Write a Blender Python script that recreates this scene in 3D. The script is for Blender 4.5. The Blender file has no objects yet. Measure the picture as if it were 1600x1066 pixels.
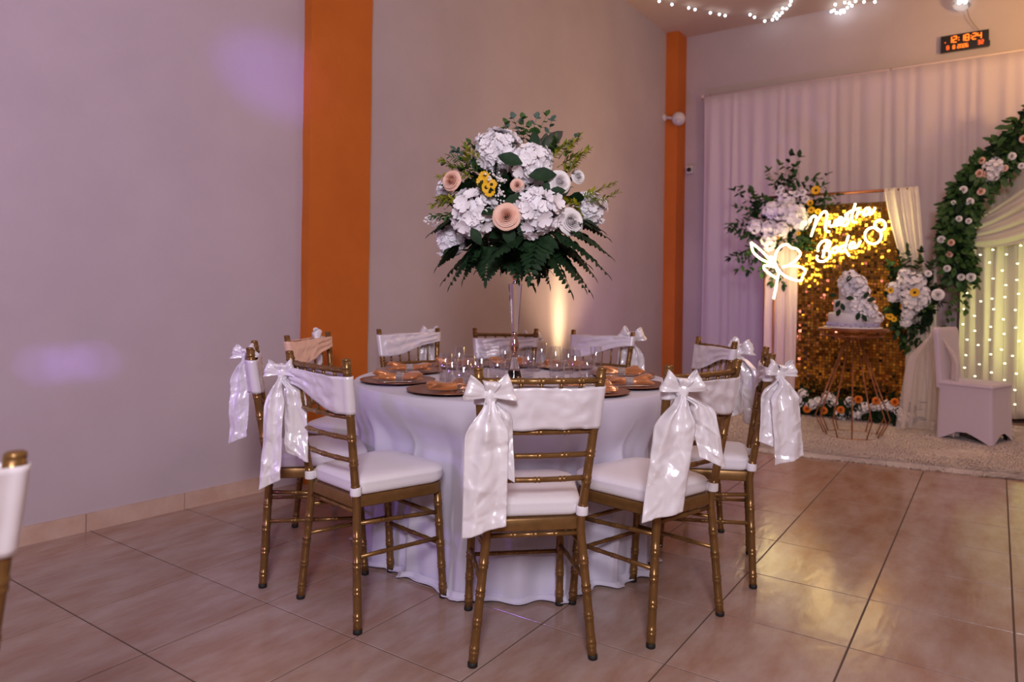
import bpy, math, random
from mathutils import Vector as V, Matrix, noise
PI = math.pi
sc = bpy.context.scene
col = sc.collection

# ------------------------------------------------------------------ camera
YAW, ROLL, FPX, PPY = -0.5986, 0.0139, 1111.5, -77.1
CAM = V((3.5386, -1.1985, 1.1476))
fv = V((math.sin(YAW), math.cos(YAW), 0)); r0 = V((math.cos(YAW), -math.sin(YAW), 0)); u0 = V((0, 0, 1))
RV = r0*math.cos(ROLL) + u0*math.sin(ROLL); UV = u0*math.cos(ROLL) - r0*math.sin(ROLL)
cd = bpy.data.cameras.new('camera'); co = bpy.data.objects.new('camera', cd); col.objects.link(co)
cd.sensor_width = 36; cd.lens = FPX/1600*36; cd.shift_y = PPY/1600; cd.clip_start = .05
co.matrix_world = Matrix(((RV.x, UV.x, -fv.x, CAM.x), (RV.y, UV.y, -fv.y, CAM.y), (RV.z, UV.z, -fv.z, CAM.z), (0, 0, 0, 1)))
cd.dof.use_dof = True; cd.dof.focus_distance = 2.5; cd.dof.aperture_fstop = 2.8
sc.camera = co

def ray(px, py): return fv + RV*((px-800)/FPX) - UV*((py-533-PPY)/FPX)
def atY(px, py, y): d = ray(px, py); return CAM + d*((y-CAM.y)/d.y)
def atX(px, py, x): d = ray(px, py); return CAM + d*((x-CAM.x)/d.x)
def atZ(px, py, z): d = ray(px, py); return CAM + d*((z-CAM.z)/d.z)

# ------------------------------------------------------------------ world, light, exposure
sc.view_settings.view_transform = 'Standard'; sc.view_settings.look = 'None'
sc.view_settings.gamma = 1; sc.view_settings.use_curve_mapping = False
sc.view_settings.exposure = -.13
w = bpy.data.worlds.new('world'); sc.world = w; w.use_nodes = True
w.node_tree.nodes['Background'].inputs[0].default_value = (.5, .42, .5, 1)
w.node_tree.nodes['Background'].inputs[1].default_value = .05

def lamp(kind, name, loc, target, power, color, size=1.0, sizey=None, angle=60, blend=.5, rad=.05):
    l = bpy.data.lights.new(name, kind); o = bpy.data.objects.new(name, l); col.objects.link(o)
    l.energy = power; l.color = color; o.location = loc
    if kind == 'AREA':
        l.size = size
        if sizey: l.shape = 'RECTANGLE'; l.size_y = sizey
    elif kind == 'SPOT':
        l.spot_size = math.radians(angle); l.spot_blend = blend; l.shadow_soft_size = rad
    else: l.shadow_soft_size = rad
    o.rotation_euler = (V(target)-V(loc)).to_track_quat('-Z', 'Y').to_euler()
    return o
lamp('AREA', 'key_flash_bounce', (4.3, -2.3, 2.5), (1.8, 1.6, .9), 122, (1, .93, 1), .7)
lamp('AREA', 'ambient_fill_near', (3.6, -.4, 4.2), (3.4, -.1, 0), 15, (.95, .86, 1), 3.0)  # overhead fill added for ambient light, not a fixture of the hall
lamp('AREA', 'warm_fill_far', (3.6, 4.0, 4.2), (3.0, 4.2, 0), 58, (1, .62, .42), 2.4)  # warm fill added overhead to lift floor, wall and curtain
lamp('SPOT', 'purple_wall_spot_high', (2.4, -2.2, 2.6), (.12, 1.40, 2.36), 420, (.30, .13, 1), angle=8.5, blend=1, rad=.03)
for k_ in (0, 1, 2): lamp('SPOT', 'purple_wall_spot_low', (3.0, -2.4, 1.5), (.02, .245+.115*k_, .79), 190, (.38, .22, 1), angle=3.3, blend=.9, rad=.01)
lamp('SPOT', 'purple_wall_wash', (3.2, -2.6, 2.6), (.05, .0, 2.0), 190, (.46, .28, 1), angle=62, blend=1, rad=.1)
lamp('SPOT', 'purple_table_spot', (.5, -1.6, 1.2), (1.6, 1.2, .4), 45, (.45, .2, 1), angle=46, blend=.9, rad=.08)
lamp('SPOT', 'purple_back_spot', (.9, 3.9, .3), (1.0, 7.2, 2.0), 70, (.5, .25, 1), angle=84, blend=1, rad=.1)
lamp('SPOT', 'wall_uplight', (.46, 4.5, .05), (.17, 4.5, 1.0), 380, (1, .80, .40), angle=17, blend=1, rad=.09)
lamp('SPOT', 'wall_uplight_spill', (.85, 4.55, .10), (.17, 4.4, 2.7), 130, (1, .66, .42), angle=80, blend=1, rad=.1)
lamp('SPOT', 'arch_uplight', (4.75, 5.85, .3), (3.95, 6.86, 1.0), 95, (.90, 1, .30), angle=64, blend=1, rad=.1)
lamp('SPOT', 'warm_ceiling_wash', (5.2, 5.2, 3.0), (4.2, 7.2, 4.1), 260, (1, .58, .18), angle=88, blend=1, rad=.15)
lamp('SPOT', 'ceiling_wash', (5.0, 3.5, 2.2), (1.4, 6.0, 4.3), 110, (1, .62, .40), angle=80, blend=1, rad=.2)  # unseen warm spot added to brighten the ceiling
sc.cycles.max_bounces = 20; sc.cycles.transmission_bounces = 20; sc.cycles.transparent_max_bounces = 32

# ------------------------------------------------------------------ helpers
class MB:
    def __init__(s): s.v = []; s.f = []
    def add(s, vs, fs):
        b = len(s.v); s.v += [tuple(p) for p in vs]; s.f += [tuple(b+i for i in f) for f in fs]
    def box(s, c, d, rz=0):
        cx, cy, cz = c; x, y, z = d[0]/2, d[1]/2, d[2]/2; ca, sa = math.cos(rz), math.sin(rz)
        vs = []
        for sz in (-1, 1):
            for sx, sy in ((-1, -1), (1, -1), (1, 1), (-1, 1)):
                a, b = sx*x, sy*y; vs.append((cx+a*ca-b*sa, cy+a*sa+b*ca, cz+sz*z))
        s.add(vs, [(3, 2, 1, 0), (4, 5, 6, 7), (0, 1, 5, 4), (1, 2, 6, 5), (2, 3, 7, 6), (3, 0, 4, 7)])
    def tube(s, pts, rs, n=8, caps=True, closed=False):
        pts = [V(p) for p in pts]; m = len(pts)
        if not hasattr(rs, '__len__'): rs = [rs]*m
        t0 = (pts[1]-pts[0]).normalized(); a = V((0, 0, 1)) if abs(t0.z) < .9 else V((1, 0, 0))
        nrm = (a - t0*a.dot(t0)).normalized(); vs = []
        for i in range(m):
            if closed: t = pts[(i+1) % m]-pts[i-1]
            else: t = pts[min(i+1, m-1)]-pts[max(i-1, 0)]
            t = t.normalized() if t.length > 1e-9 else t0
            nrm = nrm - t*nrm.dot(t); nrm = nrm.normalized() if nrm.length > 1e-9 else a
            b = t.cross(nrm)
            for k in range(n):
                q = 2*PI*k/n; vs.append(pts[i]+nrm*(math.cos(q)*rs[i])+b*(math.sin(q)*rs[i]))
        fs = []
        for i in range(m if closed else m-1):
            j = (i+1) % m
            for k in range(n):
                k2 = (k+1) % n; fs.append((i*n+k, i*n+k2, j*n+k2, j*n+k))
        if caps and not closed:
            fs.append(tuple(range(n-1, -1, -1))); fs.append(tuple((m-1)*n+k for k in range(n)))
        s.add(vs, fs)
    def lathe(s, prof, c=(0, 0, 0), n=24, axis=None):
        vs = []; fs = []; m = len(prof); c = V(c)
        if axis is None: ex, ey, ez = V((1, 0, 0)), V((0, 1, 0)), V((0, 0, 1))
        else:
            ez = V(axis).normalized(); ex = ez.orthogonal().normalized(); ey = ez.cross(ex)
        for r, z in prof:
            for k in range(n):
                q = 2*PI*k/n; vs.append(c+ex*(r*math.cos(q))+ey*(r*math.sin(q))+ez*z)
        for i in range(m-1):
            for k in range(n):
                k2 = (k+1) % n; fs.append((i*n+k, i*n+k2, (i+1)*n+k2, (i+1)*n+k))
        if prof[0][0] > 1e-5: fs.append(tuple(range(n-1, -1, -1)))
        if prof[-1][0] > 1e-5: fs.append(tuple((m-1)*n+k for k in range(n)))
        s.add(vs, fs)
    def ball(s, c, r, n=8, m=5):
        s.lathe([(r*math.sin(PI*i/m) if 0 < i < m else 1e-6, -r*math.cos(PI*i/m)) for i in range(m+1)], c, n)
    def grid(s, fn, nu, nv, wrap=False):
        vs = [fn(i/(nu if wrap else nu-1), j/(nv-1)) for j in range(nv) for i in range(nu)]
        fs = []
        for j in range(nv-1):
            for i in range(nu if wrap else nu-1):
                i2 = (i+1) % nu; fs.append((j*nu+i, j*nu+i2, (j+1)*nu+i2, (j+1)*nu+i))
        s.add(vs, fs)
    def mesh(s, name, mat, smooth=True):
        me = bpy.data.meshes.new(name); me.from_pydata(s.v, [], s.f); me.validate()
        if mat: me.materials.append(mat)
        if smooth:
            me.polygons.foreach_set('use_smooth', [True]*len(me.polygons))
        me.update(); return me
    def build(s, name, mat, parent=None, smooth=True, angle=None):
        me = s.mesh(name, mat, smooth)
        if angle and smooth:
            me.set_sharp_from_angle(angle=math.radians(angle))
        return link(name, me, parent)
def link(name, me, parent=None):
    o = bpy.data.objects.new(name, me); col.objects.link(o)
    if parent: o.parent = parent
    return o
def tag(o, label=None, cat=None, group=None, kind=None):
    if label: o['label'] = label
    if cat: o['category'] = cat
    if group: o['group'] = group
    if kind: o['kind'] = kind
    return o
def thing(name, label, cat, loc=(0, 0, 0), rz=0, group=None):
    o = link(name, None); o.location = loc; o.rotation_euler = (0, 0, rz); o.empty_display_size = .1
    return tag(o, label, cat, group)
def solid(o, t=.0015):
    m = o.modifiers.new('thickness', 'SOLIDIFY'); m.thickness = t; m.offset = 0; return o
def copy_tree(o, parent=None):
    c = o.copy(); col.objects.link(c)
    if parent: c.parent = parent
    for ch in list(o.children): copy_tree(ch, c)
    return c
def sm(a, b, x):
    t = min(1, max(0, (x-a)/(b-a))); return t*t*(3-2*t)
def lerp(a, b, t): return a+(b-a)*t

# ------------------------------------------------------------------ materials
def mat(name, c, rough=.5, metal=0, c2=None, scale=8, bump=0, bscale=60, emit=None, es=0, trans=0, sheen=0, spec=.5, ior=1.45, coat=0, sub=0, aniso=0, stretch=None, alpha=1, detail=4, objrand=0, world=False, contrast=(.35, .65)):
    m = bpy.data.materials.new(name); m.use_nodes = True; nt = m.node_tree; b = nt.nodes['Principled BSDF']; L = nt.links
    b.inputs['Base Color'].default_value = (*c, 1); b.inputs['Roughness'].default_value = rough; b.inputs['Metallic'].default_value = metal
    b.inputs['Specular IOR Level'].default_value = spec; b.inputs['IOR'].default_value = ior
    b.inputs['Transmission Weight'].default_value = trans; b.inputs['Sheen Weight'].default_value = sheen
    b.inputs['Coat Weight'].default_value = coat; b.inputs['Alpha'].default_value = alpha; b.inputs['Anisotropic'].default_value = aniso
    if sub: b.inputs['Subsurface Weight'].default_value = sub; b.inputs['Subsurface Radius'].default_value = (.01, .01, .01)
    if emit: b.inputs['Emission Color'].default_value = (*emit, 1); b.inputs['Emission Strength'].default_value = es
    vec = None
    if c2 or bump:
        if world: g = nt.nodes.new('ShaderNodeNewGeometry'); vec = g.outputs['Position']
        else: g = nt.nodes.new('ShaderNodeTexCoord'); vec = g.outputs['Object']
        if stretch:
            mp = nt.nodes.new('ShaderNodeMapping'); mp.inputs['Scale'].default_value = stretch; L.new(vec, mp.inputs[0]); vec = mp.outputs[0]
    if c2:
        n = nt.nodes.new('ShaderNodeTexNoise'); n.inputs['Scale'].default_value = scale; n.inputs['Detail'].default_value = detail; n.inputs['Roughness'].default_value = .6
        L.new(vec, n.inputs['Vector'])
        r = nt.nodes.new('ShaderNodeValToRGB'); r.color_ramp.elements[0].color = (*c, 1); r.color_ramp.elements[1].color = (*c2, 1)
        r.color_ramp.elements[0].position, r.color_ramp.elements[1].position = contrast
        L.new(n.outputs['Fac'], r.inputs[0]); out = r.outputs[0]
        if objrand:
            oi = nt.nodes.new('ShaderNodeObjectInfo'); hs = nt.nodes.new('ShaderNodeHueSaturation'); mr = nt.nodes.new('ShaderNodeMapRange')
            mr.inputs[3].default_value = 1-objrand; mr.inputs[4].default_value = 1+objrand
            L.new(oi.outputs['Random'], mr.inputs[0]); L.new(mr.outputs[0], hs.inputs['Value']); L.new(out, hs.inputs['Color']); out = hs.outputs[0]
        L.new(out, b.inputs['Base Color'])
    if bump:
        n = nt.nodes.new('ShaderNodeTexNoise'); n.inputs['Scale'].default_value = bscale; n.inputs['Detail'].default_value = 3; L.new(vec, n.inputs['Vector'])
        bp = nt.nodes.new('ShaderNodeBump'); bp.inputs['Strength'].default_value = bump; bp.inputs['Distance'].default_value = .01
        L.new(n.outputs['Fac'], bp.inputs['Height']); L.new(bp.outputs[0], b.inputs['Normal'])
    return m
M = {}
M['wall'] = mat('wall_paint', (.485, .405, .42), .75, c2=(.535, .45, .46), scale=1.3, bump=.12, bscale=35, world=True)
M['orange'] = mat('orange_paint', (.53, .125, .010), .7, c2=(.60, .15, .016), scale=2, bump=.15, bscale=30, world=True)
M['ceil'] = mat('ceiling_paint', (.60, .46, .38), .8, c2=(.64, .50, .42), scale=1, bump=.1, bscale=20, world=True)
M['tile'] = mat('floor_tile', (.33, .195, .145), .17, c2=(.42, .315, .28), scale=4, bump=.14, bscale=11, stretch=(2.2, .8, 1), objrand=.05, world=True, detail=7)
M['skirt'] = mat('skirting_tile', (.50, .33, .25), .35, c2=(.58, .42, .33), scale=9, world=True, objrand=.06)
M['grout'] = mat('grout', (.10, .065, .05), .8)
M['gold'] = mat('gold_paint', (.20, .105, .034), .28, .55, c2=(.25, .13, .044), scale=30)
M['rubber'] = mat('black_rubber', (.015, .013, .012), .6)
M['cushion'] = mat('cushion_fabric', (.80, .76, .80), .85, bump=.15, bscale=300)
M['satin'] = mat('white_satin', (.88, .84, .88), .27, .16, sheen=.1, spec=.9, bump=.03, bscale=30, stretch=(1, 1, .6), aniso=.3)
M['band'] = mat('white_satin_band', (.80, .75, .80), .33, .15, sheen=.1, spec=.7, bump=.06, bscale=24)
M['peach'] = mat('warm_lit_satin', (.80, .50, .36), .4, sheen=.2)  # white sash satin with the warm light put into its colour
M['cloth'] = mat('tablecloth_fabric', (.60, .56, .68), .8, sheen=.25, bump=.06, bscale=400)
M['copper'] = mat('copper_charger', (.30, .135, .085), .28, .65, c2=(.36, .17, .11), scale=12)
M['napkin'] = mat('copper_satin_napkin', (.58, .22, .075), .26, .35, sheen=.3, spec=.8, bump=.25, bscale=40)
M['rhine'] = mat('rhinestone_band', (.75, .74, .78), .15, .85, bump=.9, bscale=420)
def thin_glass(name):
    m = bpy.data.materials.new(name); m.use_nodes = True; nt = m.node_tree; nt.nodes.clear(); L = nt.links
    o = nt.nodes.new('ShaderNodeOutputMaterial'); mx = nt.nodes.new('ShaderNodeMixShader'); t = nt.nodes.new('ShaderNodeBsdfTransparent'); g = nt.nodes.new('ShaderNodeBsdfGlossy'); lw = nt.nodes.new('ShaderNodeLayerWeight')
    t.inputs[0].default_value = (.92, .92, .94, 1); g.inputs[0].default_value = (1, 1, 1, 1); g.inputs['Roughness'].default_value = .03; lw.inputs[0].default_value = .5; pw = nt.nodes.new('ShaderNodeMath'); pw.operation = 'POWER'; pw.inputs[1].default_value = 2.0; mu = nt.nodes.new('ShaderNodeMath'); mu.operation = 'MULTIPLY_ADD'; mu.inputs[1].default_value = .70; mu.inputs[2].default_value = .12
    L.new(lw.outputs['Facing'], pw.inputs[0]); L.new(pw.outputs[0], mu.inputs[0])
    L.new(mu.outputs[0], mx.inputs[0]); L.new(t.outputs[0], mx.inputs[1]); L.new(g.outputs[0], mx.inputs[2]); L.new(mx.outputs[0], o.inputs[0]); return m
M['thin'] = thin_glass('thin_clear_glass')
M['silver'] = mat('silver_cutlery', (.75, .73, .75), .18, 1)
M['chrome'] = mat('champagne_metal', (.62, .46, .38), .14, 1)
M['glass'] = mat('clear_glass', (1, 1, 1), .0, trans=1, ior=1.45)
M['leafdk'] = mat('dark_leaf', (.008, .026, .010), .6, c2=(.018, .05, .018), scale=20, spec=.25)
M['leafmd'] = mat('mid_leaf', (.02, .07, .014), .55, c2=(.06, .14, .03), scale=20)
M['leafyl'] = mat('yellow_green_leaf', (.07, .14, .012), .5, c2=(.34, .30, .01), scale=18)
M['euca'] = mat('eucalyptus_leaf', (.06, .12, .10), .55, c2=(.09, .15, .12), scale=20)
M['burg'] = mat('burgundy_leaf', (.05, .02, .015), .5, c2=(.02, .05, .02), scale=25)
M['petal'] = mat('white_petal', (.95, .92, .95), .6, c2=(.90, .86, .92), scale=30)
M['rosew'] = mat('white_rose_petal', (.92, .88, .89), .55)
M['rosep'] = mat('peach_rose_petal', (.88, .52, .40), .55, c2=(.90, .62, .52), scale=25)
M['daisy'] = mat('yellow_petal', (.85, .48, .01), .5)
M['seed'] = mat('brown_seed_head', (.05, .015, .006), .8)
M['stem'] = mat('plant_stem', (.08, .10, .03), .6)
M['sheer'] = mat('sheer_curtain', (.64, .54, .60), .65, sheen=.3)
M['cream'] = mat('cream_drape', (.74, .66, .56), .6, sheen=.3)
M['pinkd'] = mat('blush_drape', (.74, .58, .55), .6, sheen=.3)
M['tulle'] = mat('tulle', (.80, .70, .68), .7, alpha=.30)
M['frame'] = mat('copper_pipe', (.38, .15, .07), .35, .8)
M['sequin'] = mat('gold_sequin', (.66, .34, .045), .10, 1)
M['mesh'] = mat('gold_backing', (.10, .05, .015), .6, .2)
M['neon'] = mat('neon_tube', (1, .9, .6), .4, emit=(1, .80, .36), es=17)
M['fur'] = mat('white_fur', (.78, .70, .68), .9, c2=(.70, .60, .60), scale=6)
M['spandex'] = mat('lilac_spandex', (.60, .50, .60), .6, sheen=.4)
M['icing'] = mat('white_icing', (.80, .77, .80), .5)
M['border'] = mat('lilac_icing', (.48, .42, .66), .5)
M['black'] = mat('black_plastic', (.006, .006, .007), .35)
M['digit'] = mat('orange_led_digit', (.2, .02, 0), .5, emit=(1, .16, .01), es=3.2)
M['digit2'] = mat('red_led_digit', (.2, .02, 0), .5, emit=(1, .10, .01), es=2.6)
M['led'] = mat('white_led', (1, 1, 1), .4, emit=(.80, .92, 1), es=7)
M['ledw'] = mat('warm_led', (1, 1, 1), .4, emit=(1, .97, .62), es=5)
M['wire'] = mat('clear_wire', (.35, .30, .28), .5)
M['cam'] = mat('white_camera_plastic', (.68, .62, .62), .4)
M['orangef'] = mat('orange_petal', (.80, .22, .02), .55)

# ------------------------------------------------------------------ the room
H = 4.30
def quadwall(name, p0, p1, thick, z1=H, m='wall'):
    p0 = V((p0[0], p0[1], 0)); p1 = V((p1[0], p1[1], 0)); d = (p1-p0).normalized(); n = V((-d.y, d.x, 0))*thick
    b = MB(); vs = [p0, p1, p1+n, p0+n]; vs = vs+[v+V((0, 0, z1)) for v in vs]
    b.add(vs, [(3, 2, 1, 0), (4, 5, 6, 7), (0, 1, 5, 4), (1, 2, 6, 5), (2, 3, 7, 6), (3, 0, 4, 7)])
    return tag(b.build(name, M[m], smooth=False), kind='structure')
def wl(y): return .005+.094*(y-.16) if y < 1.75 else lerp(.145, .205, (y-1.75)/5.5)
YB = 7.21
quadwall('wall_left', (wl(-3.4), -3.4), (wl(1.74), 1.74), .15)
quadwall('wall_left.001', (wl(1.74), 1.74), (wl(YB), YB+.1), .15)
quadwall('wall_back', (-.2, YB), (6.6, YB), .15)
quadwall('wall_right', (6.4, YB+.1), (6.4, -3.5), .15)
quadwall('wall_front', (6.6, -3.4), (-.6, -3.4), .15)
b = MB(); b.box((3.1, 1.9, H+.06), (7.4, 11, .12)); tag(b.build('ceiling', M['ceil'], smooth=False), kind='structure')
b = MB(); b.box((3.1, 1.9, -.052), (7.4, 11, .1)); floor = tag(b.build('floor', M['grout'], smooth=False), kind='structure')
# floor tiles, 45 cm
T = .45
def tile_mb(x0, x1, y0, y1, z=0, g=.0022):
    b = MB(); x0 += g; x1 -= g; y0 += g; y1 -= g; c = .0015
    vs = [(x0, y0, z-.003), (x1, y0, z-.003), (x1, y1, z-.003), (x0, y1, z-.003), (x0+c, y0+c, z), (x1-c, y0+c, z), (x1-c, y1-c, z), (x0+c, y1-c, z)]
    b.add(vs, [(4, 5, 6, 7), (0, 1, 5, 4), (1, 2, 6, 5), (2, 3, 7, 6), (3, 0, 4, 7)]); return b
tme = tile_mb(0, T, 0, T).mesh('tile', M['tile'], False); tme0 = tile_mb(-.06, T, 0, T).mesh('tile', M['tile'], False)
rest = MB()
for i in range(0, 15):
    for j in range(-8, 17):
        if j*T > YB-.1: continue
        seen = False
        for a, c in ((0, 0), (1, 0), (0, 1), (1, 1), (.5, .5)):
            d = V(((i+a)*T, (j+c)*T, 0))-CAM; zz = d.dot(fv)
            if zz > .3:
                px = 800+FPX*d.dot(RV)/zz; py = 456-FPX*d.dot(UV)/zz
                if -40 < px < 1640 and py < 1110: seen = True
        if seen:
            o = link('tile', tme if i else tme0, floor); o.location = (i*T, j*T, 0)
        else:
            t = tile_mb(i*T-(.06 if i == 0 else 0), (i+1)*T, j*T, (j+1)*T); rest.add(t.v, t.f)
tag(rest.build('tile_field', M['tile'], floor, smooth=False), kind='stuff')
# skirting tiles along the left wall
sk = link('baseboard_left', None); tag(sk, kind='structure')
cuts = [-3.4+.45*k-.03 for k in range(0, 25)]
def skirt(y0, y1, x0, x1):
    b = MB(); g = .002; d = .014; h = .083
    n = [(x0, y0+g), (x0+d, y0+g), (x1+d, y1-g), (x1, y1-g)]
    vs = [(*p, 0) for p in n]+[(*p, h) for p in n]
    b.add(vs, [(0, 1, 5, 4), (1, 2, 6, 5), (2, 3, 7, 6), (3, 0, 4, 7), (4, 5, 6, 7)]); b.build('tile', M['skirt'], sk, smooth=False)
ys = [.43+.46*k for k in range(-8, 15)]
for a, c in zip(ys, ys[1:]):
    if a > YB: break
    if 1.3 < c < 1.62 or c <= 1.58 or a > 2.05: skirt(a, min(c, 1.575) if a < 1.575 else min(c, 6.9), wl(a), wl(min(c, 6.9)))
# orange columns
def column(name, x0, x1, y0, y1, seed):
    b = MB(); rnd = random.Random(seed); n = 40
    def e(k, s): return .006*noise.noise(V((k*.35, s*7.1, seed)))
    for k in range(n):
        pass
    vs = []; fs = []
    for k in range(n+1):
        z = H*k/n
        vs += [(x0, y0+e(k, 1), z), (x1, y0+.5*e(k, 2), z), (x1, y1+e(k, 3), z), (x0, y1+e(k, 4), z)]
    for k in range(n):
        for q in range(4):
            q2 = (q+1) % 4; fs.append((k*4+q, k*4+q2, k*4+4+q2, k*4+4+q))
    b.add(vs, fs); tag(b.build(name, M['orange'], smooth=False), kind='structure')
column('trim_1', .10, .20, 1.572, 2.06, 1)
column('trim_2', .15, .352, 6.93, YB, 2)

# ------------------------------------------------------------------ chiavari chairs
def post(side, z):
    ft, k, tp = V((side*.189, -.185, 0)), V((side*.147, -.168, .42)), V((side*.190, -.243, .915))
    lo = ft.lerp(k, z/.42); hi = k.lerp(tp, (z-.42)/.495)
    t = sm(.36, .48, z); return lo.lerp(hi, t) if .36 < z < .48 else (lo if z <= .36 else hi)
def bamboo(b, fn, L, r, nodes, n=10, extra=0, taper=None):
    s = {0: 1.0, L: 1.0}
    for c in nodes:
        for d, k in ((-.011, 1), (-.009, 1.13), (-.004, 1.13), (-.0015, .99), (.0015, .99), (.004, 1.13), (.009, 1.13), (.011, 1)): s[c+d] = k
    for k in range(1, extra): s.setdefault(L*k/extra, 1.0)
    ss = sorted(s); b.tube([fn(x/L) for x in ss], [r*s[x]*(taper(x/L) if taper else 1) for x in ss], n)
def rail(b, z, bow, r, nodes=3, yoff=0):
    p, q = post(-1, z), post(1, z); L = (q-p).length
    def f(t): return p.lerp(q, t)+V((0, -bow*4*t*(1-t)+yoff, 0))
    bamboo(b, f, L, r, [L*(k+1)/(nodes+1) for k in range(nodes)], 8, 10)
def straight(b, p, q, r, nodes):
    p, q = V(p), V(q); L = (q-p).length; bamboo(b, lambda t: p.lerp(q, t), L, r, [L*t for t in nodes], 8)
def outline(hr, hf, yr, yf, rr, rf, n=6):
    pts = []
    for cx, cy, rad, a0 in ((hf-rf, yf-rf, rf, 0), (-hf+rf, yf-rf, rf, PI/2), (-hr+rr, yr+rr, rr, PI), (hr-rr, yr+rr, rr, 1.5*PI)):
        for k in range(n+1):
            a = a0+PI/2*k/n; pts.append((cx+rad*math.cos(a), cy+rad*math.sin(a)))
    return pts
def stack(b, pts, lv, cy=0, dome=0):
    n = len(pts); vs = []
    for z, s in lv:
        for x, y in pts: vs.append((x*s, cy+(y-cy)*s, z))
    fs = []
    for i in range(len(lv)-1):
        for k in range(n):
            k2 = (k+1) % n; fs.append((i*n+k, i*n+k2, (i+1)*n+k2, (i+1)*n+k))
    fs.append(tuple(range(n-1, -1, -1)))
    c = len(vs); vs.append((0, cy, lv[-1][0]+dome)); m = (len(lv)-1)*n
    for k in range(n): fs.append((m+k, m+(k+1) % n, c))
    b.add(vs, fs)
FLEG = lambda s, z: V((s*lerp(.167, .160, z/.42), lerp(.204, .172, z/.42), z))
def make_chair():
    root = thing('chiavari_chair', 'x', 'chair')
    G = M['gold']
    for s in (-1, 1):
        b = MB(); bamboo(b, lambda t: post(s, t*.915), .915, .0142, [.05, .135, .22, .305, .475, .565, .65, .735, .83, .885], 12, 24)
        b.lathe([(.0142, .912), (.0142, .918), (.011, .921), (1e-6, .922)], (post(s, .915).x, post(s, .915).y, 0), 12)
        o = b.build('back_post', G, root)
        f = MB(); p = post(s, 0); f.lathe([(.013, 0), (.0155, .002), (.0155, .014), (.013, .016)], (p.x, p.y, 0), 12); f.build('rubber_foot', M['rubber'], o)
        b = MB(); bamboo(b, lambda t: FLEG(s, t*.42), .42, .0142, [.045, .125, .205, .285, .36], 12)
        o = b.build('front_leg', G, root)
        f = MB(); p = FLEG(s, 0); f.lathe([(.013, 0), (.0155, .002), (.0155, .014), (.013, .016)], (p.x, p.y, 0), 12); f.build('rubber_foot', M['rubber'], o)
    b = MB(); o = outline(.150, .192, -.178, .205, .03, .075); stack(b, o, [(.405, .985), (.408, 1), (.440, 1), (.444, .985)]); b.build('seat_frame', G, root, angle=40)
    b = MB(); o = outline(.155, .195, -.165, .212, .035, .08)
    stack(b, o, [(.4445, .93), (.450, .975), (.458, .995), (.470, 1), (.483, 1), (.487, 1.004), (.490, .995), (.497, .965), (.504, .88), (.507, .6)], dome=.001)
    cu = b.build('cushion', M['cushion'], root)
    for s in (-1, 1):
        b = MB(); p = post(s, .465); L = [(.0185, -.015), (.0195, -.012), (.0195, .012), (.0185, .015)]; b.lathe(L, p, 12)
        b.box((p.x-s*.012, p.y+.022, p.z), (.010, .03, .026)); b.build('cushion_strap', M['cushion'], cu)
    b = MB(); rail(b, .880, .018, .0095, 5); b.build('top_rail', G, root)
    for z in (.722, .648, .572):
        b = MB(); rail(b, z, .016, .0085, 3); b.build('back_rung', G, root)
    for k in range(5):
        t = (k+1)/6; b = MB()
        def f(z): return post(-1, z).lerp(post(1, z), t)+V((0, -.017*4*t*(1-t), 0))
        p, q = f(.722), f(.880); straight(b, p, q, .0055, [.18, .82]); b.build('spindle', G, root)
    def st(p, q, nodes=(.28, .5, .72)):
        b = MB(); straight(b, p, q, .0078, nodes); b.build('stretcher', G, root)
    st(FLEG(-1, .205), FLEG(1, .205)); st(FLEG(-1, .315), FLEG(1, .315)); st(post(-1, .392), post(1, .392))
    for s in (-1, 1):
        st(post(s, .355), FLEG(s, .325)); st(post(s, .245), FLEG(s, .228))
    return root
def wrinkle(u, v, seed, amp):
    a = noise.noise(V((u*1.6+seed, v*4, seed*1.7)))+.6*noise.noise(V((u*3+v*2+seed*2, v*7-u*2, 3.1)))
    r = 1-abs(noise.noise(V((u*1.4-v*3+seed, v*5+u*1.5, 9.3)))*2)
    return amp*(a+.6*r*r)
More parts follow.
